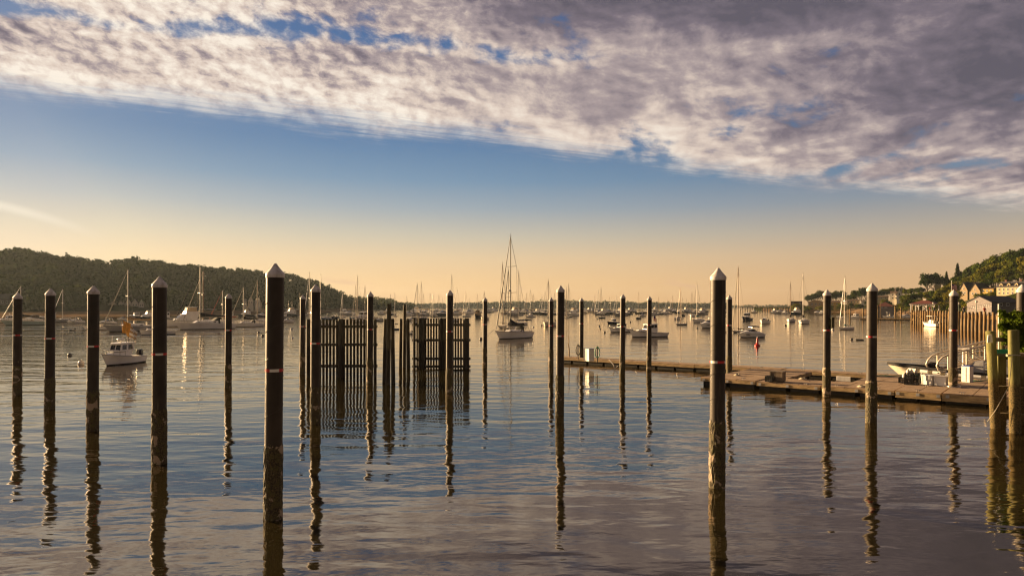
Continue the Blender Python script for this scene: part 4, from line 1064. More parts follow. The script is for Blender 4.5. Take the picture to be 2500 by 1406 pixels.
def lobster(L, hull=gel, boot=boot_m, house=gel, near=True, flag=False, wl=(.10, .40), roofc=None, mastt=True, dark=True):
    b = Boat(); B = L * .33; hl = Hull(L, B, L * .075, L * .165, tw=.86, rake=L * .07, p=2.2, tm=.38, full=.62)
    hl.build(b, hull, boot, deck_m, N=18 if near else 8, rail=can_black if house is gel else None, M=6 if near else 2)
    zs = hl.sheer(.55)
    m_ = MB(); f0 = cabin(m_, -L * .02, L * .33, B * .62, B * .30, zs - .05, L * .065, L * .04, rf=L * .08, ins=.08, z1=hl.sheer(.82) - .05); b.part('trunk_cabin', m_, house)
    if near: glaze(b, [(f0['port'], .55, .66, .4, .75), (f0['star'], .34, .45, .4, .75)], name='porthole')
    m_ = MB(); f = cabin(m_, -L * .20, L * .10, B * .70, B * .58, zs - .1, L * .20, L * .19, rf=L * .06, ins=.07); k = b.part('wheelhouse', m_, house)
    glaze(b, [(f['port'], .06, .32, .56, .92), (f['port'], .36, .62, .56, .92), (f['port'], .66, .94, .56, .92), (f['star'], .06, .32, .56, .92), (f['star'], .36, .62, .56, .92), (f['star'], .66, .94, .56, .92),
              (f['front'], .05, .34, .5, .93), (f['front'], .37, .63, .5, .93), (f['front'], .66, .95, .5, .93)], under=k)
    m_ = MB(); roofslab(m_, f, .12, .09, .2); r = b.part('roof', m_, roofc or house)
    zt = f['port'][2].z + .08
    m_ = MB(); m_.tube((-L * .05, 0, zt - .03), (-L * .05, 0, zt + .5), .03, n=6); m_.lathe([(.001, 0), (.22, 0), (.24, .05), (.22, .14), (.001, .17)], c=(-L * .05, 0, zt + .45), n=12); b.part('radar', m_, gel_grey, r)
    if near:
        m_ = MB(); m_.tube((-L * .19, B * .2, zt - .03), (-L * .19, B * .2, zt + .8), .03, n=6); b.part('antenna', m_, spar_dark, r)
        m_ = MB(); up = .38; side = [hl.edge(.66 + .32 * i / 7, 1, .06, up) for i in range(8)]; m_.path(side + [Vector((q.x, -q.y, q.z)) for q in reversed(side)], .018, 5)
        for q in side[::2]:
            for sg in (1, -1): m_.tube(Vector((q.x, sg * q.y, q.z)), Vector((q.x, sg * q.y, q.z - up)), .014, n=5)
        b.part('bow_rail', m_, steel)
        m_ = MB()
        for sg in (1, -1): m_.loft([[hl.edge(t, sg, .02), hl.edge(t, sg, .02, .14), hl.edge(t, sg, .12, .14), hl.edge(t, sg, .12, 0)] for t in (0, .1, .2, .3)], sm=False)
        b.part('cockpit_coaming', m_, house)
    if flag:
        m_ = MB(); m_.tube((-L * .16, 0, zt - .03), (-L * .17, 0, zt + 1.35), .02, n=5); q = b.part('flagstaff', m_, steel, r)
        g = flagmesh(.85, .8, [0, 1], 9, .05, .75, canton=2); g.v = [tuple(Vector((p[0] * .75 - L * .17, p[1], p[2] + zt + .55))) for p in g.v]
        b.part('flag', g, [flag_red, flag_white, flag_blue], r)
    return b

def cruiser(L, hull=gel, boot=boot_m, top=can_navy, near=True, arch=False, cover=None):
    b = Boat(); B = L * .34; hl = Hull(L, B, L * .105, L * .155, tw=.9, rake=L * .13, p=2.0, tm=.40, full=.66)
    hl.build(b, hull, boot, deck_m, N=16 if near else 8, rail=gel_grey if near else None, M=6 if near else 2)
    zs = hl.sheer(.5)
    m_ = MB(); rings = []
    for t, h, w in ((.93, .0, .5), (.82, .045, .66), (.68, .085, .74), (.56, .11, .78), (.50, .10, .80), (.20, .085, .86), (.04, .05, .88)):
        q = hl.edge(t); y = q.y * w; z = q.z - .04
        rings.append([Vector((q.x, -y * 1.1, z)), Vector((q.x, -y * .9, z + h * L * .8)), Vector((q.x, -y * .5, z + h * L)), Vector((q.x, y * .5, z + h * L)), Vector((q.x, y * .9, z + h * L * .8)), Vector((q.x, y * 1.1, z))])
    m_.loft(rings, caps=True); b.part('coachroof', m_, gel)
    m_ = MB(); f = cabin(m_, -L * .20, L * .13, B * .70, B * .50, zs + L * .085, L * .065, L * .05, rf=L * .12, rb=L * .10, ins=.12); b.part('windscreen', m_, glass_d)
    if near:
        m_ = MB(); 
        q = [hl.edge(t, 1, -.012, -.16) for t in (.45, .58, .72)]
        b.part('porthole', m_.path([hl.edge(.62, 1, -.01, -.2), hl.edge(.74, 1, -.01, -.18)], .05, 6), glass_d)
        m_ = MB(); up = .34; side = [hl.edge(.58 + .4 * i / 7, 1, .08, up * (.4 + .6 * i / 7)) for i in range(8)]; m_.path(side + [Vector((a.x, -a.y, a.z)) for a in reversed(side)], .018, 5)
        for i, a in enumerate(side):
            if i % 2:
                for sg in (1, -1): m_.tube(Vector((a.x, sg * a.y, a.z)), Vector((a.x, sg * a.y, a.z - up)), .014, n=5)
        b.part('bow_rail', m_, steel)
    zt = zs + L * .235
    if top:
        m_ = MB(); rings = []
        for i in range(6):
            t = i / 5; x = L * .02 - t * L * .30; dz = .09 * math.sin(t * math.pi); w = B * .37
            rings.append([Vector((x, -w, zt + dz - .14)), Vector((x, -w * .8, zt + dz)), Vector((x, w * .8, zt + dz)), Vector((x, w, zt + dz - .14))])
        m_.loft(rings, closed=False); m_.loft([[p + Vector((0, 0, .03)) for p in r_] for r_ in rings], closed=False); k = b.part('bimini', m_, top)
        for xx in (.0, -.26):
            m_ = MB(); m_.path([(-L * .10, -B * .4, zs + .1), (L * xx, -B * .37, zt - .12), (L * xx, B * .37, zt - .12), (-L * .10, B * .4, zs + .1)], .022, 5); b.part('bimini_frame', m_, steel, k)
    if arch:
        m_ = MB(); m_.path([(-L * .28, -B * .42, zs + .2), (-L * .20, -B * .38, zt - .1), (-L * .20, B * .38, zt - .1), (-L * .28, B * .42, zs + .2)], .09, 6); b.part('radar_arch', m_, gel)
    if cover:
        m_ = MB(); cabin(m_, -L * .46, -L * .12, B * .76, B * .66, zs + .02, L * .12, L * .15, rb=.3, ins=.12); b.part('cockpit_cover', m_, cover)
    return b

def flybridge(L, hull=gel, boot=boot_m, encl=can_cream, near=True):
    b = Boat(); B = L * .31; hl = Hull(L, B, L * .085, L * .15, tw=.86, rake=L * .12, p=2.1, tm=.38, full=.62)
    hl.build(b, hull, boot, deck_m, N=16 if near else 8, rail=gel_grey if near else None, M=5 if near else 2)
    zs = hl.sheer(.5)
    m_ = MB(); f = cabin(m_, -L * .22, L * .26, B * .76, B * .46, zs - .05, L * .13, L * .12, rf=L * .16, ins=.1, z1=hl.sheer(.76) - .08); k = b.part('deckhouse', m_, gel)
    glaze(b, [(f['port'], .16, .94, .35, .82), (f['star'], .06, .84, .35, .82), (f['front'], .05, .48, .3, .9), (f['front'], .52, .95, .3, .9)], under=k)
    z2_ = f['port'][2].z
    m_ = MB(); roofslab(m_, f, .12, .07, .1); b.part('flybridge_deck', m_, gel)
    m_ = MB(); f2 = cabin(m_, -L * .19, L * .06, B * .62, B * .5, z2_ + .06, L * .05, L * .055, rf=.25, ins=.06); b.part('flybridge_coaming', m_, gel)
    m_ = MB(); f3 = cabin(m_, -L * .15, L * .035, B * .54, B * .42, z2_ + .06 + L * .05, L * .085, L * .08, rf=.25, ins=.04); b.part('enclosure', m_, encl)
    m_ = MB(); roofslab(m_, f3, .12, .07, .12); b.part('hardtop', m_, gel)
    if near:
        m_ = MB(); up = .5; side = [hl.edge(.56 + .42 * i / 7, 1, .08, up) for i in range(8)]; m_.path(side + [Vector((a.x, -a.y, a.z)) for a in reversed(side)], .02, 5)
        for a in side[::2]:
            for sg in (1, -1): m_.tube(Vector((a.x, sg * a.y, a.z)), Vector((a.x, sg * a.y, a.z - up)), .016, n=5)
        b.part('bow_rail', m_, steel)
    return b

def trawler(L, hull=gel_navy, boot=boot_m, near=True, house=gel_cream, roofc=None):
    b = Boat(); B = L * .35; hl = Hull(L, B, L * .11, L * .19, tw=.8, rake=L * .07, p=2.4, tm=.4, full=.6)
    hl.build(b, hull, boot, deck_m, N=16 if near else 8, rail=teak, M=5 if near else 2)
    zs = hl.sheer(.5)
    m_ = MB(); f = cabin(m_, -L * .34, L * .26, B * .74, B * .56, zs - .05, L * .16, L * .15, rf=L * .03, ins=.05); k = b.part('saloon', m_, house)
    glaze(b, [(f['port'], u_, u_ + .17, .45, .82) for u_ in (.08, .31, .54, .77)] + [(f['star'], u_, u_ + .17, .45, .82) for u_ in (.06, .29, .52, .75)] + [(f['front'], u_, u_ + .26, .4, .85) for u_ in (.06, .37, .68)], under=k)
    z2_ = f['port'][2].z; m_ = MB(); roofslab(m_, f, .14, .08, .2); b.part('boat_deck', m_, house)
    m_ = MB(); f2 = cabin(m_, -L * .1, L * .15, B * .58, B * .5, z2_ + .07, L * .13, L * .13, rf=.15, ins=.04); k = b.part('pilothouse', m_, house)
    glaze(b, [(f2['port'], .1, .45, .4, .85), (f2['port'], .55, .9, .4, .85), (f2['star'], .1, .45, .4, .85), (f2['star'], .55, .9, .4, .85)] + [(f2['front'], u_, u_ + .26, .4, .85) for u_ in (.06, .37, .68)], under=k)
    m_ = MB(); roofslab(m_, f2, .2, .08, .3); b.part('roof', m_, roofc or house)
    m_ = MB(); m_.tube((-L * .12, 0, z2_), (-L * .13, 0, z2_ + L * .36), .05, .03, n=6); b.part('mast', m_, spar_dark)
    return b

def console(L, hull=gel, boot=boot_m, near=True, ttop=can_navy, eng=2, tp=True):
    b = Boat(); B = L * .34; hl = Hull(L, B, L * .10, L * .16, tw=.9, rake=L * .11, p=2.2, tm=.38, full=.64)
    hl.build(b, hull, boot, deck_m, N=14 if near else 8, rail=gel_grey if near else None, M=5 if near else 2)
    zs = hl.sheer(.4)
    m_ = MB(); f = cabin(m_, -L * .08, L * .10, B * .34, B * .30, zs - .1, L * .13, L * .11, rf=L * .04, ins=.03); k = b.part('console', m_, gel)
    glaze(b, [(f['front'], .08, .92, .5, .95)], name='windscreen', under=k)
    m_ = MB(); m_.box((-L * .17, 0, zs + .25), (.5, B * .34, .75)); b.part('leaning_post', m_, gel_cream)
    if tp:
        zt = zs + 1.75; m_ = MB(); m_.box((-L * .05, 0, zt), (L * .30, B * .62, .07)); k = b.part('hard_top', m_, ttop)
        for x in (-L * .14, L * .07):
            for sg in (1, -1): m_ = MB(); m_.tube((x, sg * B * .2, zs - .1), (x - .05, sg * B * .24, zt - .03), .03, n=5); b.part('top_leg', m_, steel, k)
    for i in range(eng): outboard(b, -L / 2 - .1, (i - (eng - 1) / 2) * .75, zs * .9, 1.1)
    return b

def dinghy(L, hull=can_black, near=True, ob=True, cover=None, boot=boot_m):
    b = Boat(); B = L * .42; hl = Hull(L, B, L * .11, L * .17, tw=.85, rake=L * .1, p=2.2, tm=.4, full=.7)
    hl.build(b, hull, boot, cover or can_black, N=10, rail=gel_grey, M=3)
    m_ = MB(); m_.box((-L * .12, 0, L * .12), (.22, B * .8, .05)); b.part('thwart', m_, teak)
    m_ = MB(); m_.box((L * .16, 0, L * .13), (.22, B * .7, .05)); b.part('thwart', m_, teak)
    if ob: outboard(b, -L / 2 - .05, 0, L * .12, .6)
    return b

KIND = {'sloop': ('sailboat', 'sailboat', 'sailboats on the moorings'), 'pilothouse': ('pilothouse_boat', 'motorboat', 'motorboats on the moorings'), 'lobster': ('lobster_boat', 'motorboat', 'motorboats on the moorings'),
        'cruiser': ('cabin_cruiser', 'motorboat', 'motorboats on the moorings'), 'flybridge': ('flybridge_yacht', 'yacht', 'motorboats on the moorings'), 'trawler': ('trawler_yacht', 'yacht', 'motorboats on the moorings'),
        'console': ('centre_console_boat', 'motorboat', 'motorboats on the moorings'), 'dinghy': ('dinghy', 'dinghy', 'small tenders')}
FN = dict(sloop=sloop, pilothouse=pilothouse, lobster=lobster, cruiser=cruiser, flybridge=flybridge, trawler=trawler, console=console, dinghy=dinghy)
LK = {'sloop': 3.1, 'cruiser': 2.9, 'pilothouse': 2.9}
def place(kind, x, wl, w, th, label, top=None, L=None, **kw):
    """Boat seen at pixel x, waterline wl, w pixels wide, its bow th degrees off the line towards the camera."""
    D = depth(wl); X = (x - CX) / FX * D; az = math.atan2(X, D); phi = az + R(th)
    dist = math.hypot(X, D) if False else D
    if L is None: L = w / FX * D / (abs(math.sin(R(th))) + .30 * abs(math.cos(R(th))))
    if kind == 'sloop':
        H = CAMH + (HZ - top) / FX * D
        b = sloop(L, H, **kw)
    else: b = FN[kind](L, **kw)
    rz = math.atan2(-math.cos(phi), -math.sin(phi))
    nm, cat, grp = KIND[kind]
    hd = Vector((math.cos(rz), math.sin(rz), 0))
    o = empty(nm, Vector((X, D, 0)) - (hd * L * .08 if kind == 'sloop' else Vector()), rz, label, cat, grp)
    b.build_parts(o)
    return o

NEAR = [
 # --- right and centre, nearest first
 ('pilothouse', 295, 888.5, 114, 32, 'small white pilothouse boat flying an orange and white flag', dict(fl=True)),
 ('sloop', 1246.5, 826, 119, 36, 'large white sloop nearest of the sailboats, with dark sail cover and bimini, tallest mast', dict(top=578, cover=can_black, spar=spar_dark, jib=spar_dark, dodger=can_black, bimini=can_black, main=True, sp2=True, tall=1.12, ck=1.6)),
 ('lobster', 1581, 822, 104, 52, 'larger white lobster boat with dark wheelhouse windows and a small flag', dict(flag=True)),
 ('lobster', 1514, 810.5, 66, 48, 'smaller white lobster boat partly hidden by a pile, bow lit yellow', dict()),
 ('cruiser', 1831, 823.5, 72, 50, 'sleek white express cruiser with navy bimini behind the red buoy', dict(top=can_navy)),
 ('sloop', 1802.5, 812, 42, 55, 'grey sailboat with dark teal sail cover close behind the express cruiser', dict(top=652, hull=gel_grey, cover=can_black, spar=alu_brown, jib=rope_m)),
 ('sloop', 2063, 804.5, 42, 42, 'white sailboat with a bright teal sail cover near the round dinghy', dict(top=677, cover=can_teal, spar=alu, jib=gel, boot=boot_red)),
 ('sloop', 1961, 790, 30, 8, 'white sailboat seen bow-on, the taller mast of the right-hand pair', dict(top=669, L=9.5, spar=alu, cover=can_black)),
 ('sloop', 1930, 786, 24, 8, 'small white sailboat seen bow-on, left one of the right-hand pair', dict(top=689, L=8.5, spar=alu_brown, cover=can_black)),
 ('console', 1866, 789.5, 21, 12, 'white centre console boat with dark top seen bow-on, lit yellow', dict(L=7.5)),
 ('lobster', 1822, 782, 21, 15, 'navy hulled workboat seen bow-on between the grey sailboat and the pier', dict(hull=gel_navy, L=9)),
 ('cruiser', 1730, 800.5, 58, 34, 'big white motorboat with lit bow, half hidden behind the very tall pile', dict(top=can_red, arch=True)),
 ('sloop', 1661.5, 793.5, 31, 58, 'small grey day sailer with bare boom, left of the tall pile', dict(top=705, hull=gel_grey, cover=None, spar=alu_brown)),
 ('cruiser', 1654, 780, 25, 40, 'white cruiser with black canvas top just above the grey day sailer', dict(top=can_black, cover=can_black)),
 ('sloop', 1701.5, 787, 25, 22, 'white sailboat with dark teal cover behind the big lit-bow motorboat', dict(top=691, cover=can_teal, L=8.5)),
 ('sloop', 1689.5, 773, 13, 8, 'small bow-on sailboat lit yellow, left of the teal-covered one', dict(top=712, L=8, spar=alu_brown)),
 ('trawler', 1667, 771.5, 13, 20, 'distant navy trawler yacht with brown cabin top', dict(house=gel_cream, roofc=can_tan)),
 ('console', 1557.5, 778.5, 17, 25, 'small dark open boat with bright yellow canopy', dict(hull=gel_navy, ttop=can_yellow, eng=1)),
 ('cruiser', 1568, 772.5, 20, 45, 'grey white cruiser behind the boat with yellow canopy', dict(top=can_black)),
 ('lobster', 1496, 790.5, 36, 42, 'navy hulled lobster boat with white cabin behind the smaller white lobster boat', dict(hull=gel_navy)),
 ('sloop', 1467.5, 777, 22, 35, 'dark hulled sailboat with the tallest mast in the cluster left of the lobster boats', dict(top=702, hull=gel_black, spar=spar_dark, cover=can_black)),
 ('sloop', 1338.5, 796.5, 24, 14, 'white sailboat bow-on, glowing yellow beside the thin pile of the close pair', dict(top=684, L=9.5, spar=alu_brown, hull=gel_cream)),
 ('lobster', 1363, 784.5, 24, 40, 'grey white motorboat half hidden by the close pair of piles', dict(hull=gel_grey)),
 ('sloop', 1388.5, 774.5, 18, 40, 'navy sailboat with tall mast right of the close pair of piles', dict(top=692, hull=gel_navy, spar=spar_dark, cover=can_black)),
 ('sloop', 1383, 777.5, 12, 40, 'white sailboat overlapping the navy one right of the close pair of piles', dict(top=702, spar=alu_brown)),
 ('flybridge', 1294, 774.5, 29, 52, 'white flybridge motor yacht beyond the big sloop', dict(encl=can_black)),
 ('sloop', 1266.5, 793, 44, 45, 'white sailboat with bright blue sail cover behind the big sloop', dict(top=662, cover=can_blue, spar=spar_dark)),
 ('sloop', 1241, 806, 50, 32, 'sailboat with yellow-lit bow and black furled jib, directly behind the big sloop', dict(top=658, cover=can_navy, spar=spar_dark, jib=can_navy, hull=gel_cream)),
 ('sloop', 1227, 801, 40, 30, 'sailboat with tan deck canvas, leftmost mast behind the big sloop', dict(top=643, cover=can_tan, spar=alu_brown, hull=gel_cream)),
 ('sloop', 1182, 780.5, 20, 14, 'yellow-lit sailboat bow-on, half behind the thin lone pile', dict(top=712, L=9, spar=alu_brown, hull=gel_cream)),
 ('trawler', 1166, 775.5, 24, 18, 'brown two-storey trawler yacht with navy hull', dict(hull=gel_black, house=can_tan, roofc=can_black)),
 ('sloop', 1137, 773.5, 24, 58, 'grey sailboat just left of the brown trawler', dict(top=710, hull=gel_grey, spar=spar_dark, cover=can_black)),
 ('sloop', 1103, 785, 34, 45, 'sailboat hidden behind the right wave screen, its tall mast beside a pile cap', dict(top=672, spar=spar_dark, cover=can_black)),
 ('sloop', 1057, 773.5, 22, 60, 'black hulled sailboat just above the right wave screen', dict(top=717, hull=gel_black, cover=can_black, spar=alu)),
 ('cruiser', 1005, 784, 32, 50, 'white cruiser with dark cover above the left end of the right wave screen', dict(top=None, cover=can_black)),
 ('sloop', 1018.5, 790, 40, 50, 'sailboat with black furled jib, mast rising over the left part of right screen', dict(top=693, jib=can_black, spar=spar_dark)),
 ('sloop', 1028.5, 778, 30, 45, 'sailboat with brown mast just right of the black-jib one', dict(top=689, spar=alu_brown)),
 ('sloop', 964, 772.5, 13, 40, 'small sailboat between the two clusters of wooden posts', dict(top=715, spar=alu, cover=can_black)),
 ('dinghy', 968, 805, 22, 40, 'covered blue runabout seen between the wooden posts', dict(hull=gel_blue, cover=can_navy)),
 ('dinghy', 967, 791, 9, 60, 'tiny dark dinghy above the covered blue runabout', dict(ob=False)),
 ('cruiser', 1005, 816, 20, 45, 'white boat seen in the gap left of the right wave screen', dict(top=None)),
 ('cruiser', 925, 784, 26, 60, 'motorboat with green canvas right of the left wave screen', dict(hull=gel_grey, top=can_green, cover=can_green)),
 ('sloop', 891, 783, 28, 50, 'sailboat with black furled jib behind the right end of the left screen', dict(top=700, jib=can_black, spar=alu_brown)),
 ('sloop', 872.5, 787, 40, 55, 'sailboat with the tallest mast over the left wave screen', dict(top=675, spar=alu_brown, cover=can_navy)),
 ('sloop', 868.5, 782, 32, 50, 'sailboat with brown mast and blue cover close left of the tallest mast', dict(top=697, spar=alu_brown, cover=can_blue)),
 ('lobster', 862, 777.5, 24, 45, 'dark blue hulled motorboat just above the left wave screen', dict(hull=gel_blue)),
 ('sloop', 836, 775, 18, 40, 'small sailboat with red sail cover above the left wave screen', dict(top=715, cover=can_red, jib=gel, spar=alu)),
 ('console', 816, 778.5, 19, 20, 'dark hulled open boat bow-on above the left wave screen', dict(hull=gel_navy, L=7, ttop=gel)),
 ('cruiser', 796, 779.5, 30, 65, 'runabout with light blue hull above the left end of the left screen', dict(hull=gel_blue, top=None)),
 ('sloop', 783, 795, 40, 60, 'sailboat hidden by the left wave screen, mast right of the thick pile', dict(top=672, spar=alu)),
 ('sloop', 755.5, 800, 44, 60, 'sailboat hidden by the left wave screen, mast between two piles', dict(top=668, spar=alu, jib=gel)),
 # --- left
 ('sloop', 489, 803.5, 116, 66, 'long white sloop with dark sail cover and black furled jib on the left', dict(top=652, cover=can_black, jib=can_black, spar=alu, L=13.5, dodger=can_black)),
 ('sloop', 496, 796, 100, 66, 'sailboat with a brown mast right behind the long white sloop', dict(top=662, spar=alu_brown, jib=rope_m, L=12, cover=can_navy)),
 ('flybridge', 457, 796.5, 102, 70, 'white flybridge yacht with cream enclosure behind the long white sloop', dict(L=13)),
 ('sloop', 543.5, 791, 70, 66, 'sailboat with red furled jib at the stern of the long white sloop', dict(top=709, jib=can_red, cover=can_red, L=9.5)),
 ('sloop', 594.5, 797.5, 60, 66, 'white sloop with dark cover right of the thin pile, lower pair of masts', dict(top=702, cover=can_black, jib=rope_m, L=9, dodger=can_black)),
 ('sloop', 628.5, 791, 56, 66, 'taller masted sloop half hidden by the thickest pile', dict(top=685, spar=alu_brown, jib=rope_m, L=10)),
 ('lobster', 383, 816.5, 86, 66, 'white cabin boat with blue canvas partly behind the thick second-row pile', dict(roofc=can_tan, house=gel)),
 ('sloop', 312.5, 808.5, 68, 66, 'grey sloop with tan sail cover behind the pilothouse boat', dict(top=659, hull=gel_grey, cover=can_tan, spar=alu, jib=rope_m, L=11)),
 ('cruiser', 259, 794, 52, 62, 'large pale cruiser with a radar arch, behind a black pile', dict(hull=gel_grey, arch=True, top=can_tan)),
 ('console', 236, 805, 66, 66, 'open white fishing boat with dark outboard, left of the grey sloop', dict(eng=1, tp=False)),
 ('cruiser', 298, 781.5, 25, 60, 'small white cabin cruiser just above the grey sloop', dict(top=can_tan)),
 ('cruiser', 184, 789.5, 42, 66, 'white flared motorboat with tan canvas, left of the third pile', dict(top=can_tan, arch=True)),
 ('sloop', 153, 786, 30, 66, 'grey white sailboat with thin mast between the second and third piles', dict(top=706, hull=gel_grey, L=8.5, cover=None, jib=gel)),
 ('dinghy', 175, 806, 13, 70, 'small dark tender between the second and third piles', dict()),
 ('sloop', 50.5, 793.5, 78, 68, 'pale green sailboat behind the leftmost pile', dict(top=699, hull=gel_pale, cover=can_black, jib=gel, L=11)),
 ('cruiser', 78, 785, 46, 66, 'dark-windowed motorboat behind the pale green sailboat', dict(top=None, cover=can_black)),
 ('cruiser', 700, 787.5, 36, 60, 'white motorboat just right of the thickest pile', dict(top=can_black)),
 ('cruiser', 714, 784, 14, 50, 'small white boat left of the thin pile by the left screen', dict(top=None)),
 ('sloop', 732.5, 772, 18, 60, 'small sailboat whose mast stands just left of the thin pile', dict(top=715, spar=alu_brown)),
 # --- small things near the right shore
 ('dinghy', 2098, 830.5, 20, 60, 'round-ended yellow dinghy floating alone on the right', dict(ob=False, hull=can_yellow)),
 ('cruiser', 2051, 777, 22, 40, 'white cabin boat left of the teal-covered sailboat, by the sand', dict(top=None)),
 ('lobster', 2088, 777.5, 34, 40, 'white cabin boat with open stern moored before the sand', dict()),
 ('cruiser', 2116, 778, 20, 35, 'white boat half hidden by the thick brown lit pile', dict(top=None)),
 ('console', 2168, 775, 28, 70, 'white centre console boat moored at the far lit float', dict(ttop=gel)),
 ('cruiser', 2213, 776, 36, 64, 'white cabin boat at the right end of the far lit float', dict(top=None)),
 ('console', 2274, 797, 26, 150, 'white open boat with hard top and twin outboards tied to the pier, stern on', dict(ttop=gel, L=7.5)),
]
boats = []
for kind, x, wl, w, th, label, kw in NEAR:
    kw = dict(kw); boats.append(place(kind, x, wl, w, th, label, **kw))

# ------------------------------------------------------------------ the far fleet: single-mesh boats
FAR_MESH = {}
def far_mesh(kind, var):
    if (kind, var) not in FAR_MESH:
        r_ = random.Random(hash((kind, var)) % 999)
        hc = (gel, gel_cream, gel_navy, gel_grey)[var % 4]
        if kind == 'sailboat': b = sloop(10, 14.5, hull=hc, near=False, cover=(can_navy, can_tan, can_black, can_blue)[var % 4], spar=(alu_brown, spar_dark, alu)[var % 3], jib=(None, gel)[var % 2])
        elif var % 3 == 0: b = cruiser(9, hull=hc, near=False, top=(can_black, can_tan)[var % 2])
        elif var % 3 == 1: b = lobster(9, hull=hc, near=False)
        else: b = flybridge(11, hull=hc, near=False)
        FAR_MESH[(kind, var)] = b.merged(kind)
    return FAR_MESH[(kind, var)]
far_list = []
for x, top, wl in [(955, 719, 769), (994, 723, 764), (1035, 717, 768), (1052, 717, 766), (1073, 720, 767), (1117.5, 704, 766), (1167, 718, 763), (1234, 715, 767), (1287, 716, 764), (1296.5, 707, 766), (1300.5, 720, 761),
                   (1304.5, 718, 764), (1324.5, 720, 764), (1332, 712, 767), (1355, 716, 768), (1391.5, 702, 770), (1431, 735, 762), (1452, 735, 759), (1454, 720, 764), (1462.5, 708, 769), (1489.5, 725, 763), (1492.5, 720, 765),
                   (1507, 720, 769), (1561.5, 713, 766), (1602, 735, 758), (1609.5, 725, 767.5), (1629.5, 730, 760), (1639, 735, 757), (1643.5, 722, 762), (1668, 727, 759), (1677, 729, 760), (1680.5, 732, 757), (1707.5, 730, 763),
                   (1720, 735, 758), (1283, 725, 760), (1270, 726, 759), (1212, 728, 758), (1082, 728, 760), (1545, 733, 757), (1478, 731, 758), (1410, 733, 757), (1380, 724, 762), (1147, 728, 758), (1190, 729, 757)]:
    far_list.append(('sailboat', x, top, wl))
for x, wl in [(995, 770), (1006, 763), (1014, 768), (1024, 764), (1032, 772), (1041, 768), (1045, 762), (1062, 768), (1066, 763), (1078, 771), (1085, 765), (1091, 769), (1112, 769), (1122, 764), (1143, 767), (1151, 764), (1194, 763),
              (1207, 760), (1203, 757), (1243, 766), (1254, 770), (1262, 764), (1277, 766), (1310, 767), (1317, 762), (1328, 768), (1347, 765), (1374, 768), (1398, 771), (1411, 761), (1428, 765), (1437, 762), (1447, 759), (1459, 765),
              (1471, 768), (1484, 767), (1500, 763), (1513, 771), (1531, 768), (1536, 763), (1543, 761), (1579, 765), (1593, 769), (1598, 762), (1618, 763), (1624, 767), (1634, 759), (1648, 763), (1657, 765), (1673, 763), (1686, 763),
              (1695, 765), (1712, 768), (1718, 762), (1890, 765), (1904, 766), (1916, 767), (1943, 768), (1997, 768), (2006, 769), (1771, 763), (1840, 764), (838, 768), (852, 770), (884, 781), (900, 779), (762, 771), (708, 772), (840, 764),
              (930, 768), (945, 764), (690, 776), (640, 775), (600, 772), (560, 774), (20, 788), (118, 783), (360, 780), (330, 776), (398, 782)]:
    far_list.append(('motorboat', x, None, wl))
# boats laid up ashore below the woods: only masts stand out
for x in (418, 424, 432, 437, 443, 449, 455, 461, 468, 474, 480, 508, 515, 640, 690, 706, 715): far_list.append(('sailboat', x, 733 + (x * 7) % 9, -1))
PN = [(p[0], l) for p, l in zip(PILES, ['leftmost pile', 'second pile', 'third pile', 'thick fourth pile', 'thin fifth pile', 'thickest pile', 'thin pile by the left screen', 'pile at the left screen', 'pile at the left screen end', 'pile at the right screen', 'thin lone pile',
      'thin pile of the close pair', 'thick pile of the close pair', 'thin pile by the hose reel', 'pile between the lobster boats', 'pile crossing the lobster boat', 'very tall brown pile', 'thin pile by the float corner', 'pile with the dark box', 'yellow-footed pile', 'pile by the white boxes', 'rightmost pile'])]
far_list.sort(key=lambda q: q[1])
from collections import defaultdict
cnt = defaultdict(int); keyed = []
for kind, x, top, wl in far_list:
    L_ = [n for px, n in PN if px <= x][-1:] or ['left edge']; R_ = [n for px, n in PN if px > x][:1] or ['right edge']
    ash = wl < 0
    k = (kind, ash, L_[0], R_[0]); cnt[k] += 1; keyed.append((k, cnt[k], x, top, wl))
for k, i, x, top, wl in keyed:
    kind, ash, a, b_ = k; var = (int(x * 3) + i) % 12
    D = 470 if ash else depth(wl); me = far_mesh(kind, var)
    o = bpy.data.objects.new('sailboat' if kind == 'sailboat' else 'motorboat', me); COL.objects.link(o)
    X = (x - CX) / FX * D; th = R(40 + (int(x) * 13 % 17) - 8) if x > 780 else R(68)
    phi = math.atan2(X, D) + th
    o.location = (X, D, 0); o.rotation_euler = (0, 0, math.atan2(-math.cos(phi), -math.sin(phi)))
    if kind == 'sailboat':
        H = (CAMH + (HZ - top) / FX * D) / 14.5; s_ = min(H, 1.25); o.scale = (s_, s_, H)
        if ash: o.location.z = 2.6; o.scale = (.8, .8, H * .72)
    else: s_ = 0.85 + (int(x) % 5) * .07; o.scale = (s_, s_, s_)
    n_ = cnt[k]; pos = 'lone' if n_ == 1 else ('%s from left' % ORD[i - 1])
    where = 'laid up on the far beach' if ash else 'on the far moorings'
    word = 'tiny sailboat' if kind == 'sailboat' else 'tiny motorboat'
    if n_ == 1: lab = '%s %s, alone of its kind between %s and %s' % (word, where, a, b_)
    else: lab = '%s %s, %s between %s and %s' % (word, where, ORD[i - 1] if i - 1 < len(ORD) else 'last', a, b_)
    lab = ' '.join(lab.split()[:16])
    tag(o, lab, kind, ('sailboats' if kind == 'sailboat' else 'motorboats') + (' laid up ashore' if ash else ' on the far moorings'))

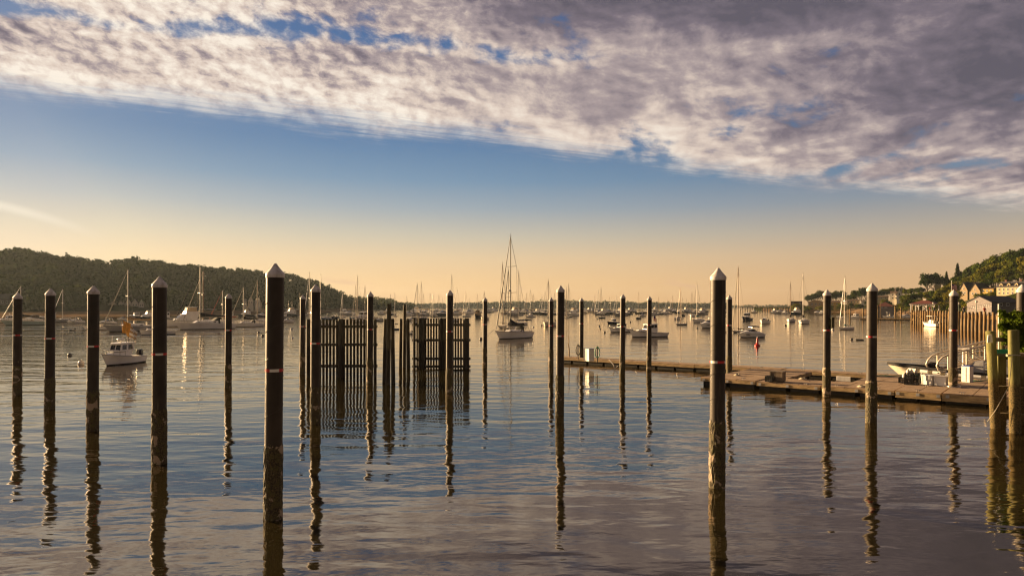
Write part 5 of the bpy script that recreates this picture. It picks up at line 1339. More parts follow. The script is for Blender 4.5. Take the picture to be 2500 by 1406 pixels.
# ------------------------------------------------------------------ mooring balls and the red buoy
ball_d = mat('mooring_ball_dark', (0.03, 0.022, 0.02), 0.5); ball_w = mat('mooring_ball_white', (0.55, 0.52, 0.48), 0.5)
for x, y, w, m__, lab in [(198, 889, 14, ball_w, 'white mooring ball left of the pilothouse boat, the nearer of two'), (170, 868.5, 10, ball_d, 'dark mooring ball between second and third piles'), (478, 803, 7, ball_d, 'dark mooring ball left of the long white sloop bow'),
                          (631, 813, 6, ball_d, 'dark mooring ball left of the thickest pile, the farther of two'), (641, 821.5, 8, ball_d, 'dark mooring ball close left of the thickest pile, the nearer of two'), (712, 804, 6, ball_w, 'white mooring ball right of the thickest pile, the farther of two'),
                          (713.5, 826, 5, ball_w, 'white mooring ball right of the thickest pile, the nearer of two'), (1174, 829, 8, ball_d, 'dark mooring ball at the bow line of the large sloop'), (1322.5, 795.5, 5, ball_d, 'small dark ball left of the yellow-lit bow'),
                          (1463, 797, 5, ball_d, 'dark mooring ball left of the lobster boats, uppermost'), (1465.5, 802.5, 4, ball_d, 'dark mooring ball left of the lobster boats, middle one'), (1476, 812, 6, ball_d, 'dark mooring ball left of the lobster boats, nearest'),
                          (1538.5, 787, 5, ball_d, 'dark mooring ball above the larger lobster boat bow'), (1457.5, 779, 4, ball_d, 'dark ball left of the dark hulled sailboat'), (1702, 802, 5, ball_d, 'dark mooring ball left of the very tall pile'),
                          (1773, 811.5, 5, ball_d, 'dark mooring ball between the very tall pile and the thin one'), (1918, 795.5, 6, ball_d, 'dark mooring ball below the bow-on pair of sailboats'), (2033.5, 806, 7, ball_w, 'white mooring ball right of the pile with the dark box'),
                          (2079, 829.5, 7, ball_d, 'dark mooring ball touching the yellow dinghy'), (2140, 801, 4, ball_w, 'small white ball right of the thick brown pile')]:
    D = depth(y); r = w / 2 / FX * D; m_ = MB(); m_.ball((0, 0, r * .35), r, 14); o = m_.build('mooring_ball', m__); o.location = at(x, y); tag(o, lab, 'mooring ball', 'mooring balls')
    m_ = MB(); m_.lathe([(r * 1.01, r * .28), (r * 1.03, r * .35), (r * 1.01, r * .42)], n=14); m_.build('stripe', can_blue if m__ is ball_w else ball_w, o)
    m_ = MB(); m_.tube((0, 0, r * 1.3), (0, 0, r * 1.3 + .12), .03, n=6); m_.build('shackle', steel, o)
D = depth(844.5); k = D / FX
root = empty('channel_buoy', at(1849, 844.5), 0, 'red cone-topped channel buoy floating before the express cruiser', 'buoy')
m_ = MB(); m_.lathe([(.02, -.3), (6.5 * k, -.2), (7 * k, .0), (6.5 * k, 3 * k), (3.5 * k, 4 * k), (2.6 * k, 10 * k), (1.9 * k, 16 * k), (.8 * k, 21 * k)], n=18); m_.build('float_body', red_m, root)
m_ = MB(); m_.lathe([(.8 * k, 20.6 * k), (1.1 * k, 21 * k), (.9 * k, 22.5 * k), (.01, 23 * k)], n=12); m_.build('top_light', white_m, root)
# mooring line of the big sloop
m_ = MB(); a, b_ = at(1175, 828) + Vector((0, 0, .15)), at(1206, 822) + Vector((0, 0, 1.2)); m_.path([a, a.lerp(b_, .3) + Vector((0, 0, -.22)), a.lerp(b_, .7) + Vector((0, 0, -.18)), b_], .03, 5)
tag(m_.build('mooring_line', wire), 'slack mooring line from the dark ball to the large sloop bow', 'rope')

# ------------------------------------------------------------------ workboat behind the walkway
def workboat():
    L = 8.6; b = Boat(); hl = Hull(L, 2.5, .62, 1.0, tw=.86, rake=1.0, p=2.3, tm=.4, full=.62)
    hl.build(b, gel_cream, boot_m, deck_m, N=20, rail=can_black, M=6)
    m_ = MB(); 
    for sg in (1, -1): m_.loft([[hl.edge(t, sg, .0, 0), hl.edge(t, sg, .0, .12), hl.edge(t, sg, .16, .12), hl.edge(t, sg, .16, 0)] for t in [i / 14 for i in range(15)]], sm=False)
    b.part('gunwale', m_, can_black)
    for i in range(9):
        t = .10 + i * .085
        for sg in (1, -1): m_ = MB(); m_.path([hl.edge(t, sg, -.10, -.16), hl.edge(t + .052, sg, -.10, -.16)], .12, 10); b.part('fender', m_, gel)
    m_ = MB(); f = cabin(m_, -1.3, -.5, 1.0, .9, .55, .95, .85, rf=.25, ins=.04); k = b.part('console', m_, gel_grey); glaze(b, [(f['front'], .1, .9, .5, .95)], name='windscreen', under=k)
    m_ = MB(); m_.tube((-.2, .3, .6), (-.2, .3, 2.25), .06, n=8); m_.box((-.2, .3, 2.25), (.7, .25, .12)); m_.ball((.12, .3, 2.33), .16, 10); b.part('light_post', m_, gel)
    m_ = MB(); m_.box((-2.3, 0, .85), (1.0, 1.3, .5)); b.part('engine_box', m_, gel_grey)
    m_ = MB(); m_.ball((1.6, .1, 1.05), .42, 12, sz=.5); b.part('cover', m_, can_black)
    m_ = MB(); m_.box((.4, .2, .95), (.12, .12, .5)); b.part('bollard', m_, gel)
    outboard(b, -L / 2 - .1, 0, .75, 1.2)
    return b
c_ = dk(-5.7, 53.6, 0); root = empty('workboat', c_, UA + math.pi, 'long open cream workboat with roll fenders tied behind the walkway', 'motorboat'); workboat().build_parts(root)

# ================================================================== houses, pier and trees on the shores
wall_white = mat('clapboard_white', (0.72, 0.67, 0.58), 0.8, var=0.06, scale=3, stretch=(1, 1, 6))
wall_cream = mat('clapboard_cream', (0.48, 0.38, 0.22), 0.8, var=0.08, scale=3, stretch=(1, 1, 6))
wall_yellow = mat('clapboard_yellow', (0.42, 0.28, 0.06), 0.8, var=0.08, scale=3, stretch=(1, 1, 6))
wall_tan = mat('shingle_tan', (0.34, 0.25, 0.15), 0.85, var=0.15, scale=4)
wall_grey = mat('shingle_grey', (0.17, 0.15, 0.15), 0.85, var=0.15, scale=4)
wall_dark = mat('dark_siding', (0.06, 0.035, 0.025), 0.85, var=0.15, scale=4)
wall_brick = mat('brick_wall', (0.16, 0.07, 0.05), 0.9, var=0.2, scale=6)
roof_grey = mat('asphalt_shingle', (0.06, 0.055, 0.06), 0.85, var=0.2, scale=3, stretch=(1, 6, 6))
roof_red = mat('red_roof', (0.13, 0.032, 0.024), 0.8, var=0.2, scale=3)
roof_brown = mat('brown_roof', (0.11, 0.06, 0.035), 0.85, var=0.2, scale=3)
pier_wood = mat('pier_timber', (0.17, 0.105, 0.04), 0.85, var=0.35, scale=2, stretch=(1, 1, .3))
pier_dark = mat('dark_pier_timber', (0.03, 0.024, 0.018), 0.85, var=0.3, scale=2, stretch=(1, 1, .3))

def window(parent, x, y, z, w, h, face='front', frame=white_m):
    """Frame with a pane as its sub-part, on the -Y (front) or -X (side) wall."""
    m_ = MB(); n = MB()
    if face == 'front':
        for a, b_, sx_, sz_ in ((0, h / 2 + .05, w + .24, .12), (0, -h / 2 - .05, w + .3, .12), (-w / 2 - .06, 0, .12, h), (w / 2 + .06, 0, .12, h), (0, 0, .06, h)): m_.box((x + a, y - .03, z + b_), (sx_, .08, sz_))
        n.box((x, y - .004, z), (w, .03, h))
    else:
        for a, b_, sx_, sz_ in ((0, h / 2 + .05, w + .24, .12), (0, -h / 2 - .05, w + .3, .12), (-w / 2 - .06, 0, .12, h), (w / 2 + .06, 0, .12, h), (0, 0, .06, h)): m_.box((x - .03, y + a, z + b_), (.08, sx_, sz_))
        n.box((x - .004, y, z), (.03, w, h))
    f = m_.build('window', frame, parent); n.build('pane', glass_d, f)

def gable(m_, w, d, z, rh, axis, over=.3, th=.16, c=(0, 0)):
    """Pitched roof; axis 'y' shows its gable to the front."""
    cx_, cy_ = c
    if axis == 'y':
        W, D = w / 2 + over, d / 2 + over; k = rh / (w / 2); e = z - over * k
        for sg in (-1, 1):
            b_ = [(cx_ + sg * W, cy_ - D, e), (cx_, cy_ - D, z + rh), (cx_, cy_ + D, z + rh), (cx_ + sg * W, cy_ + D, e)]
            t = [(p[0], p[1], p[2] + th) for p in b_]
            if sg > 0: m_.hexa(b_[::-1], t[::-1])
            else: m_.hexa(b_, t)
    else:
        W, D = w / 2 + over, d / 2 + over; k = rh / (d / 2); e = z - over * k
        for sg in (-1, 1):
            b_ = [(cx_ - W, cy_ + sg * D, e), (cx_ - W, cy_, z + rh), (cx_ + W, cy_, z + rh), (cx_ + W, cy_ + sg * D, e)]
            t = [(p[0], p[1], p[2] + th) for p in b_]
            if sg < 0: m_.hexa(b_[::-1], t[::-1])
            else: m_.hexa(b_, t)
def gable_wall(m_, w, d, z, rh, axis, c=(0, 0)):
    cx_, cy_ = c
    if axis == 'y':
        for sg in (-1, 1): m_.add([(cx_ - w / 2, cy_ + sg * d / 2, z), (cx_ + w / 2, cy_ + sg * d / 2, z), (cx_, cy_ + sg * d / 2, z + rh)], [(0, 1, 2)])
    else:
        for sg in (-1, 1): m_.add([(cx_ + sg * w / 2, cy_ - d / 2, z), (cx_ + sg * w / 2, cy_ + d / 2, z), (cx_ + sg * w / 2, cy_, z + rh)], [(0, 1, 2)])

def house(name, px, py, D, wpx, hpx, rpx, label, wall, roof, axis='y', d=8, wins=(), chim=(), rz=None, hip=False, cat='house', dormers=0, porch=False, group='houses along the shore', sides=()):
    k = D / FX; w, h, rh = wpx * k, hpx * k, rpx * k
    base = pt(px, py, D); az = math.atan2(base.x, base.y)
    root = empty(name, base, -az if rz is None else R(rz), label, cat, group)
    m_ = MB(); m_.box((0, d / 2, h / 2 - 3.5), (w, d, h + 7))
    if not hip and rh: gable_wall(m_, w, d, h - .001, rh, axis, (0, d / 2))
    m_.build('wall', wall, root)
    if rh:
        m_ = MB()
        if hip:
            o = .5; rl = max(0, (w - d) / 2)
            v = [(-w / 2 - o, -o, h), (w / 2 + o, -o, h), (w / 2 + o, d + o, h), (-w / 2 - o, d + o, h), (-rl, d / 2, h + rh), (rl, d / 2, h + rh)]
            m_.add(v, [(0, 1, 5, 4), (1, 2, 5), (2, 3, 4, 5), (3, 0, 4), (3, 2, 1, 0)])
        else: gable(m_, w, d, h, rh, axis, c=(0, d / 2))
        rf = m_.build('roof', roof, root)
        for (cx_, cy_, ch) in chim:
            m_ = MB(); m_.box((cx_ * w, d * cy_, h + rh * .6 + ch / 2), (.8, .8, ch + rh * .5)); m_.box((cx_ * w, d * cy_, h + rh * .85 + ch), (1.0, 1.0, .25)); m_.build('chimney', wall if wall is wall_white else wall_brick, rf)
        for i in range(dormers):
            x = w * (-.5 + (i + .5) / dormers); dw = w / dormers * .42; yb = d * .06
            m_ = MB(); m_.box((x, yb + .9, h + rh * .22), (dw, 1.8, rh * .55)); gable_wall(m_, dw, 1.8, h + rh * .495, dw * .5, 'y', (x, yb + .9)); q = m_.build('dormer', wall, rf)
            m_ = MB(); gable(m_, dw, 1.8, h + rh * .495, dw * .5, 'y', .12, .08, (x, yb + .9)); m_.build('dormer_roof', roof, q)
            m_ = MB(); m_.box((x, yb - .01, h + rh * .25), (dw * .5, .04, rh * .3)); m_.build('pane', glass_d, q)
    elif roof:
        m_ = MB(); m_.box((0, d / 2, h + .15), (w + .5, d + .5, .3)); m_.build('roof', roof, root)
    for (u, v, ww, hh) in wins: window(root, (u - .5) * w, 0, v * h, ww * k, hh * k)
    for (u, v, ww, hh) in sides: window(root, -w / 2, u * d, v * h, ww * k, hh * k, 'side')
    if porch:
        m_ = MB(); m_.box((0, -1.2, h * .42), (w * 1.05, 2.4, .15)); q = m_.build('porch_roof', white_m, root)
        for i in range(6): m_ = MB(); m_.box((-w * .48 + w * .96 * i / 5, -2.2, h * .2), (.14, .14, h * .42)); m_.build('porch_column', white_m, q)
    return root

# --- left shore
LD = 455
for i, (px, py, w, h, r_) in enumerate([(274, 757, 17, 15, 9), (297, 757, 15, 16, 8), (313, 757, 14, 17, 11), (329, 757, 15, 17, 11), (345, 757, 12, 16, 10)]):
    house('shingle_house', px, py, LD + (i % 2) * .9, w, h, r_, 'white gabled waterfront house, %s from left in the terrace of five below the left hill' % ORD[i], wall_white, roof_grey, 'y', d=9,
          wins=[(.3, .75, 2, 4), (.7, .75, 2, 4), (.3, .3, 2, 4), (.7, .3, 2, 4)], porch=(i >= 2))
house('shingle_house', 10, 748, 420, 34, 18, 13, 'grey roofed house at the left edge on the wooded shore', wall_grey, roof_grey, 'x', d=10, wins=[(.15, .6, 3, 5), (.4, .6, 3, 5), (.65, .6, 3, 5), (.88, .6, 3, 5)])
house('shingle_house', 598, 750, 505, 9, 14, 6, 'small pale house left of the two gables, by the right-hand sloop masts', wall_white, roof_grey, 'x', d=8, wins=[(.5, .6, 3, 5)])
house('shingle_house', 612, 746, 510, 12, 13, 10, 'white steep gabled house between two sloop masts, left one of a pair', wall_white, roof_grey, 'y', d=9, wins=[(.3, .6, 2.4, 4), (.7, .6, 2.4, 4)])
house('shingle_house', 629, 746, 512, 13, 12, 11, 'white steep gabled house between two sloop masts, right one of a pair', wall_white, roof_grey, 'y', d=9, wins=[(.3, .6, 2.4, 4), (.7, .6, 2.4, 4)])
house('boat_shed', 604, 764, 470, 13, 8, 5, 'small grey boat shed at the water below the pair of gabled houses', wall_grey, roof_grey, 'y', d=7, wins=[(.5, .5, 4, 3)])
m_ = MB(); D_ = 640
a = pt(782, 757, D_); b_ = pt(895, 757.5, D_)
root = empty('long_pier', (a + b_) / 2 * Vector((1, 1, 0)) if False else Vector(((a.x + b_.x) / 2, D_, 0)), 0, 'low timber pier along the beach below the end of the left hill', 'pier')
m_ = MB(); m_.box((0, 0, 1.5), (b_.x - a.x, 2, .5)); m_.build('deck', wood_grey, root)
for i in range(12): m_ = MB(); m_.tube((-(b_.x - a.x) / 2 + (b_.x - a.x) * (i + .5) / 12, 0, -1), (-(b_.x - a.x) / 2 + (b_.x - a.x) * (i + .5) / 12, 0, 1.3), .2, n=6); m_.build('pile', pier_dark, root)

# --- right shore
house('boat_house', 1945, 750, 640, 26, 14, 0, 'dark flat-roofed building at the landward end of the long dark pier', wall_dark, roof_grey, d=12, wins=[(.2, .6, 3, 3), (.8, .6, 3, 3)])
house('cottage', 1992, 749, 625, 34, 12, 5, 'beige low-gabled house beside the dark flat-roofed building', wall_tan, roof_brown, 'y', d=12, wins=[(.25, .55, 3, 4), (.5, .55, 3, 4), (.75, .55, 3, 4)])
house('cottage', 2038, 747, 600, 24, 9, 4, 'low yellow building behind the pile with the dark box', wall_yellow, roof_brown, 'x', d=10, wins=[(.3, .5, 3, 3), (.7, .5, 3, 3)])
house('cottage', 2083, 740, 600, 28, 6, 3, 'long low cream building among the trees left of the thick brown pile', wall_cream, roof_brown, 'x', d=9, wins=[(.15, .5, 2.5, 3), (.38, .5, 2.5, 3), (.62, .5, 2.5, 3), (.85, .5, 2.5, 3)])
house('cottage', 2110, 741, 590, 12, 6, 4, 'little white gabled house right of the long cream building', wall_white, roof_grey, 'y', d=8, wins=[(.5, .5, 3, 3)])
house('cottage', 2152, 731, 560, 30, 6, 3, 'low yellow building up the slope left of the white villa', wall_cream, roof_brown, 'x', d=9, wins=[(.2, .5, 3, 3), (.5, .5, 3, 3), (.8, .5, 3, 3)])
house('villa', 2184, 733, 500, 18, 18, 4, 'white Victorian villa wing with balcony on the right hillside', wall_white, roof_brown, 'x', d=10, wins=[(.3, .72, 2.5, 4), (.7, .72, 2.5, 4), (.3, .3, 2.5, 4), (.7, .3, 2.5, 4)], chim=[(.1, .5, 2.2)], porch=True)
house('villa', 2196, 732, 495, 11, 15, 12, 'steep white gabled front of the Victorian villa', wall_white, roof_brown, 'y', d=12, wins=[(.5, .9, 3, 7), (.5, .4, 3, 5)], chim=[(.42, .6, 2.0)])
house('boat_house', 2161, 753.5, 345, 38, 5.5, 11, 'dark red hip-roofed boathouse on the sand right of the thick brown pile', wall_grey, roof_red, hip=True, d=8, wins=[(.3, .5, 4, 2.4), (.55, .5, 4, 2.4)])
house('shingle_house', 2352, 724, 400, 19, 16, 19, 'tan shingled house with steep gable, left one of the twin gables on the hill', wall_tan, roof_grey, 'y', d=10, wins=[(.35, .55, 3, 5), (.65, .55, 3, 5), (.5, 1.2, 2.6, 4)], rz=-60)
house('shingle_house', 2380, 725, 395, 24, 15, 19, 'grey shingled house with steep gable, right one of the twin gables on the hill', wall_tan, roof_grey, 'y', d=12, wins=[(.3, .55, 3, 5), (.6, .55, 3, 5), (.5, 1.2, 2.6, 4)], rz=-60)
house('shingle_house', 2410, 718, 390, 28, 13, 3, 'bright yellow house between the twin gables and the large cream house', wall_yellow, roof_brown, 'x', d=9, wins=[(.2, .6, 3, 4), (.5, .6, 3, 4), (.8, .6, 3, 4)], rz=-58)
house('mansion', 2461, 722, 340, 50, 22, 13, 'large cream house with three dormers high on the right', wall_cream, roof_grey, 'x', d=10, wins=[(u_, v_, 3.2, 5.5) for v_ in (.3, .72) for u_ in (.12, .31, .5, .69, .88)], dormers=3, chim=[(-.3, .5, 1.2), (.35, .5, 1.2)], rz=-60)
house('waterfront_building', 2456, 762, 215, 84, 24, 15, 'long grey waterfront building with dark roof behind the vine', wall_grey, roof_grey, 'x', d=9, wins=[(.32, .78, 9, 6), (.56, .78, 7, 6), (.25, .3, 10, 7), (.85, .3, 8, 7)], rz=12)
house('cottage', 2290, 697, 520, 13, 6, 4, 'pale yellow house peeping out under the tall tree on the ridge', wall_cream, roof_brown, 'x', d=8, wins=[(.3, .5, 3, 3), (.7, .5, 3, 3)])

# gazebo, pier and people
PA, PB = at(2231, 789), at(2446, 817)
pdir = (PB - PA); plen = Vector((pdir.x, pdir.y)).length; pa = math.atan2(pdir.y, pdir.x)
PDZ = 3.25
root = empty('town_pier', PA, pa, 'long sunlit timber pier lined with piles on the right', 'pier')
m_ = MB(); m_.box((plen / 2, 4.0, PDZ - .12), (plen + 6, 8, .24)); m_.build('deck', wood_grey, root)
m_ = MB(); m_.box((plen / 2, -.12, PDZ - .35), (plen + 6, .2, .7)); m_.build('fascia', pier_wood, root)
m_ = MB(); m_.box((plen / 2 + 6, 1.3, PDZ / 2 - .4), (plen - 14, .4, PDZ - .4)); m_.build('bulkhead', pier_dark, root)
np_ = 29
for i in range(np_):
    x = plen * (0.0 + 1.0 * (i / (np_ - 1)) ** .92); hgt = PDZ + .65 + random.uniform(-.15, .2); rr = .25 + random.uniform(-.03, .05)
    m_ = MB(); m_.path([(x, -.55, -1), (x, -.55, 1.0), (x + random.uniform(-.05, .05), -.5, hgt)], [rr * 1.05, rr, rr * .93], 12); m_.build('pile', pier_wood, root)
for i in range(9):
    x = i * plen / 60 * 2.4; m_ = MB(); m_.tube((x, 3.5, -1), (x, 3.5, PDZ - .2), .3, n=8); m_.build('rear_pile', pier_dark, root)
for i in range(4):
    x = plen * .92 * 0 + i * 4.5; m_ = MB(); m_.tube((x + .3, -.3, .9), (x + 4.2, -.3, PDZ - .8), .14, n=6); m_.build('brace', pier_wood, root)
pw = lambda x, y, z: PA + Vector((math.cos(pa) * x - math.sin(pa) * y, math.sin(pa) * x + math.cos(pa) * y, z))
GZ = pt(2258, 753, 205); root = empty('gazebo', Vector((GZ.x, GZ.y, PDZ)), pa * .4, 'white arched gazebo with red hip roof on the pier end', 'gazebo')
k = 205 / FX; gw, gd_, gh = 50 * k, 5.0, 2.5
m_ = MB(); o = .5; v = [(-gw / 2 - o, -gd_ / 2 - o, gh), (gw / 2 + o, -gd_ / 2 - o, gh), (gw / 2 + o, gd_ / 2 + o, gh), (-gw / 2 - o, gd_ / 2 + o, gh), (-gw * .12, 0, gh + 9 * k), (gw * .12, 0, gh + 9 * k)]
m_.add(v, [(0, 1, 5, 4), (1, 2, 5), (2, 3, 4, 5), (3, 0, 4), (3, 2, 1, 0)]); rf = m_.build('roof', roof_red, root)
m_ = MB(); m_.box((0, 0, gh + 9 * k + .2), (.8, .6, .5)); m_.build('cupola', wall_white, rf)
m_ = MB(); m_.box((0, -gd_ / 2 - .1, gh - .12), (gw + .8, .25, .26)); m_.box((-gw / 2 - .3, 0.15, gh - .12), (.25, gd_ + .2, .258)); m_.build('fascia', white_m, rf)
for sx_ in (-.5, -.17, .17, .5):
    for sy_ in (-.5, .5): m_ = MB(); m_.box((gw * sx_, gd_ * sy_, (gh - .26) / 2), (.24, .24, gh - .26)); m_.build('column', white_m, root)
for i in range(3):
    m_ = MB(); c0 = -gw * .335 + i * gw * .333; pts = [(c0 + gw * .155 * math.cos(math.pi * (1 - j / 10)), -gd_ / 2, gh - 1.0 + .62 * math.sin(math.pi * j / 10)) for j in range(11)]; m_.path(pts, .1, 5); m_.build('arch', white_m, root)
def lamp(px, ytop, D, label):
    b_ = pt(px, ytop, D); root = empty('street_lamp', Vector((b_.x, b_.y, PDZ)), 0, label, 'street lamp', 'lamps on the pier'); H = b_.z - PDZ
    m_ = MB(); m_.tube((0, 0, 0), (0, 0, H - .5), .07, .05, 8); m_.build('post', mat('lamp_post', (0.06, 0.10, 0.08), .5), root)
    m_ = MB(); m_.lathe([(.06, H - .5), (.22, H - .42), (.24, H - .1), (.3, H - .08), (.02, H)], n=10); m_.build('lamp_head', white_m, root)
lamp(2279, 738, 190, 'lamp post beside the gazebo on the pier'); lamp(2384, 734, 150, 'lamp post on the pier below the twin gables'); lamp(2341, 738, 168, 'lamp post on the pier right of the flag')
b_ = pt(2323.5, 686, 185); root = empty('flagpole', Vector((b_.x, b_.y, PDZ)), 0, 'white flagpole with a striped flag above the pier', 'flagpole')
m_ = MB(); H = b_.z - PDZ; m_.tube((0, 0, 0), (0, 0, H), .07, .04, 8); m_.ball((0, 0, H), .1, 8); m_.build('pole', white_m, root)
g = flagmesh(1.5, 1.35, [0, 1], 13, .10, .35, canton=2); g.v = [(-p[0], p[1], p[2] + H - 2.1) for p in g.v]; g.build('flag', [flag_red, flag_white, flag_blue], root)
skin = mat('skin', (0.40, 0.24, 0.16), 0.6)
cloth = [mat('shirt_dark', (0.02, 0.025, 0.04), .9), mat('shirt_white', (.55, .52, .48), .9), mat('shirt_red', (.40, .05, .03), .9), mat('trousers', (.03, .035, .06), .9)]
def person(x, y, shirt, label, face=0.0):
    root_p = pw(x, y, PDZ); b = MB()
    pr = [(.10, 0, .0), (.075, 0, .12), (.085, 0, .45), (.10, 0, .85)]
    body = MB(); rings = []
    for z, rx, ry in ((.02, .12, .10), (.10, .11, .09), (.45, .13, .10), (.85, .17, .12), (1.0, .17, .12), (1.2, .19, .12), (1.40, .21, .11), (1.46, .09, .08), (1.52, .06, .06), (1.56, .075, .085), (1.64, .085, .10), (1.72, .075, .09), (1.77, .03, .04)):
        rings.append([(rx * math.cos(t * math.pi / 5), ry * math.sin(t * math.pi / 5), z) for t in range(10)])
    body.loft(rings, caps=True)
    for sg in (-1, 1): body.path([(sg * .19, 0, 1.40), (sg * .27, -.02, 1.15), (sg * .26, -.10, .92), (sg * .25, -.13, .82)], [.055, .045, .038, .03], 7)
    o = body.build('person', skin); o.location = root_p; o.rotation_euler = (0, 0, face); tag(o, label, 'person', 'people on the pier')
    s_ = MB(); s_.loft([[((rx + .015) * math.cos(t * math.pi / 5), (ry + .015) * math.sin(t * math.pi / 5), z) for t in range(10)] for z, rx, ry in ((.84, .17, .12), (1.0, .17, .12), (1.2, .19, .12), (1.41, .21, .11), (1.455, .10, .09))])
    for sg in (-1, 1): s_.path([(sg * .18, 0, 1.41), (sg * .27, -.02, 1.15)], [.07, .06], 7)
    s_.build('shirt', shirt, o)
    t_p = MB(); t_p.loft([[((rx + .012) * math.cos(t * math.pi / 5), (ry + .012) * math.sin(t * math.pi / 5), z) for t in range(10)] for z, rx, ry in ((.08, .11, .09), (.45, .13, .10), (.86, .17, .12))]); t_p.build('trousers', cloth[3], o)
    h_ = MB(); h_.ball((0, .015, 1.70), .098, 10); h_.build('hair', can_black, o)
for x, y, c, lab in [(10, 2.5, 2, 'person in a red top standing under the gazebo'), (13, 3, 0, 'person in dark clothes at the right side of the gazebo'), (6, 2, 1, 'person in a white top at the left side of the gazebo'),
                     (plen * .45, 1.5, 1, 'person in a white top on the pier right of the flag'), (plen * .62, 1.3, 0, 'person in dark clothes on the middle of the pier'), (plen * .8, 1.5, 2, 'person in a red top near the right end of the pier')]: person(x, y, cloth[c], lab)
# railing along the landing
m_ = MB(); a, b_ = pt(2356, 750, 200), pt(2420, 741, 200); root = empty('railing', a, 0, 'white sloping railing below the twin gabled houses', 'railing')
d_ = b_ - a
for zz in (0, -.45): m_.tube((0, 0, zz), d_ + Vector((0, 0, zz)), .05, n=5)
for i in range(13): m_.tube(d_ * (i / 12), d_ * (i / 12) + Vector((0, 0, -1.0)), .045, n=5)
m_.build('rail', white_m, root)
# far lit float with its posts
fa, fb = at(2100, 780.5), at(2231, 782); root = empty('floating_dock', (fa + fb) / 2, math.atan2(fb.y - fa.y, fb.x - fa.x), 'low sunlit floating dock with moored white boats near the sand', 'dock float')
fl_ = (fb - fa).length; m_ = MB(); m_.box((0, 0, .5), (fl_, 2.2, .2)); m_.build('deck', pier_wood, root)
m_ = MB(); m_.box((0, -1.14, .42), (fl_, .08, .3)); m_.build('timber_frame', pier_wood, root)
for i in range(12): m_ = MB(); m_.box((-fl_ / 2 + (i + .5) * fl_ / 12, 0, .1), (fl_ / 12 * .7, 2, .5)); m_.build('pontoon', float_m, root)
for px, yt, lab in [(2075, 754, 'pile standing in the sand-side moorings left of the thick brown pile'), (2107, 753, 'pile by the small white gabled house shore'), (2143.5, 745, 'yellow-lit pile at the left end of the far float'), (2149.5, 735, 'thin tall mast-like post by the far float'),
                    (2186, 745, 'boat lift post in the middle of the far float'), (2200, 752, 'short yellow cross-topped post on the far float'), (2229, 743, 'pile at the right end of the far float')]:
    p_ = at(px, 779); H = CAMH - (yt - HZ) / FX * p_.y; m_ = MB(); r_ = .28 if px != 2149.5 else .1
    m_.lathe([(r_, -1), (r_, H - .1), (r_ * .8, H), (.001, H)], n=10)
    if px == 2200: m_.box((0, 0, H - .8), (2.4, .2, .25))
    if px == 2186: m_.box((0, 0, H - .2), (2.6, .3, .3))
    o = m_.build('dock_pile', pier_wood); o.location = p_; tag(o, lab, 'post', 'posts by the far float')
# long dark pier
a, b_ = pt(1796, 750, 700), pt(1945, 750.5, 650); c_ = (a + b_) / 2; ang = math.atan2(b_.y - a.y, b_.x - a.x); ll = (b_ - a).length
root = empty('long_pier', Vector((c_.x, c_.y, 0)), ang, 'long dark timber pier reaching out from the right shore', 'pier')
m_ = MB(); m_.box((0, 0, 4.6), (ll, 5, .7)); m_.build('deck', pier_dark, root)
m_ = MB(); m_.box((0, -2.4, 5.95), (ll, .1, .12)); m_.box((0, 2.4, 5.95), (ll, .1, .12))
for i in range(40):
    for sg in (-1, 1): m_.box((-ll / 2 + (i + .5) * ll / 40, sg * 2.4, 5.42), (.12, .1, .94))
m_.build('railing', pier_dark, root)
for i in range(24):
    for sg in (-1, 1): m_ = MB(); m_.tube((-ll / 2 + (i + .5) * ll / 24, sg * 2, -1), (-ll / 2 + (i + .5) * ll / 24, sg * 2, 4.3), .26, n=6); m_.build('pile', pier_dark, root)
for i in range(12): m_ = MB(); m_.tube((-ll / 2 + (i * 2 + .5) * ll / 24, -2.3, .8), (-ll / 2 + (i * 2 + 1.5) * ll / 24, -2.3, 3.9), .12, n=5); m_.build('brace', pier_dark, root)

# ------------------------------------------------------------------ trees
TREE = []
def tree_proto(seed, rx, rz2, leaf, quads, lobes, th, conifer=False):
    global rng
    old = rng; rng = np.random.default_rng(seed)
    tr = MB(); tr.path([(0, 0, -1.5), (.1, 0, th * .4), (0, .1, th), (.15, .1, th + rz2)], [.38, .30, .24, .08], 8)
    for i in range(6):
        a = rng.uniform(0, 6.28); z0 = th * rng.uniform(.6, 1.05); tr.path([(0, 0, z0), (math.cos(a) * rx * .35, math.sin(a) * rx * .35, z0 + rz2 * .4), (math.cos(a) * rx * .7, math.sin(a) * rx * .7, z0 + rz2 * .8)], [.16, .11, .04], 6)
    if conifer:
        n = quads; t = rng.uniform(0, 1, n) ** .7; lay = np.floor(t * 17) / 17 + rng.normal(0, .025, n)
        a = rng.uniform(0, 6.28, n); r_ = rx * (1 - lay * .92) * rng.uniform(.15, 1.0, n) * (0.8 + .2 * np.sin(a * 3 + lay * 40))
        p = np.stack([r_ * np.cos(a), r_ * np.sin(a), th * .3 + lay * rz2 * 2 - r_ * .18], 1); d = np.stack([np.cos(a) * .4, np.sin(a) * .4, np.ones(n)], 1)
        V, F = leaf_quads(p, d, .42, .35)
    else:
        p, d = crown_cloud(quads, rx, rz2, lobes, spread=.68, lob=(.26, .46)); p[:, 2] += th + rz2 * .62
        V, F = leaf_quads(p, d, rx * .075, .6)
    me = np_mesh('crown', V, F, leaf); tm = tr.mesh('trunk', bark); rng = old
    TREE.append((tm, me, th + rz2 * 1.75 if not conifer else th * .3 + rz2 * 2))
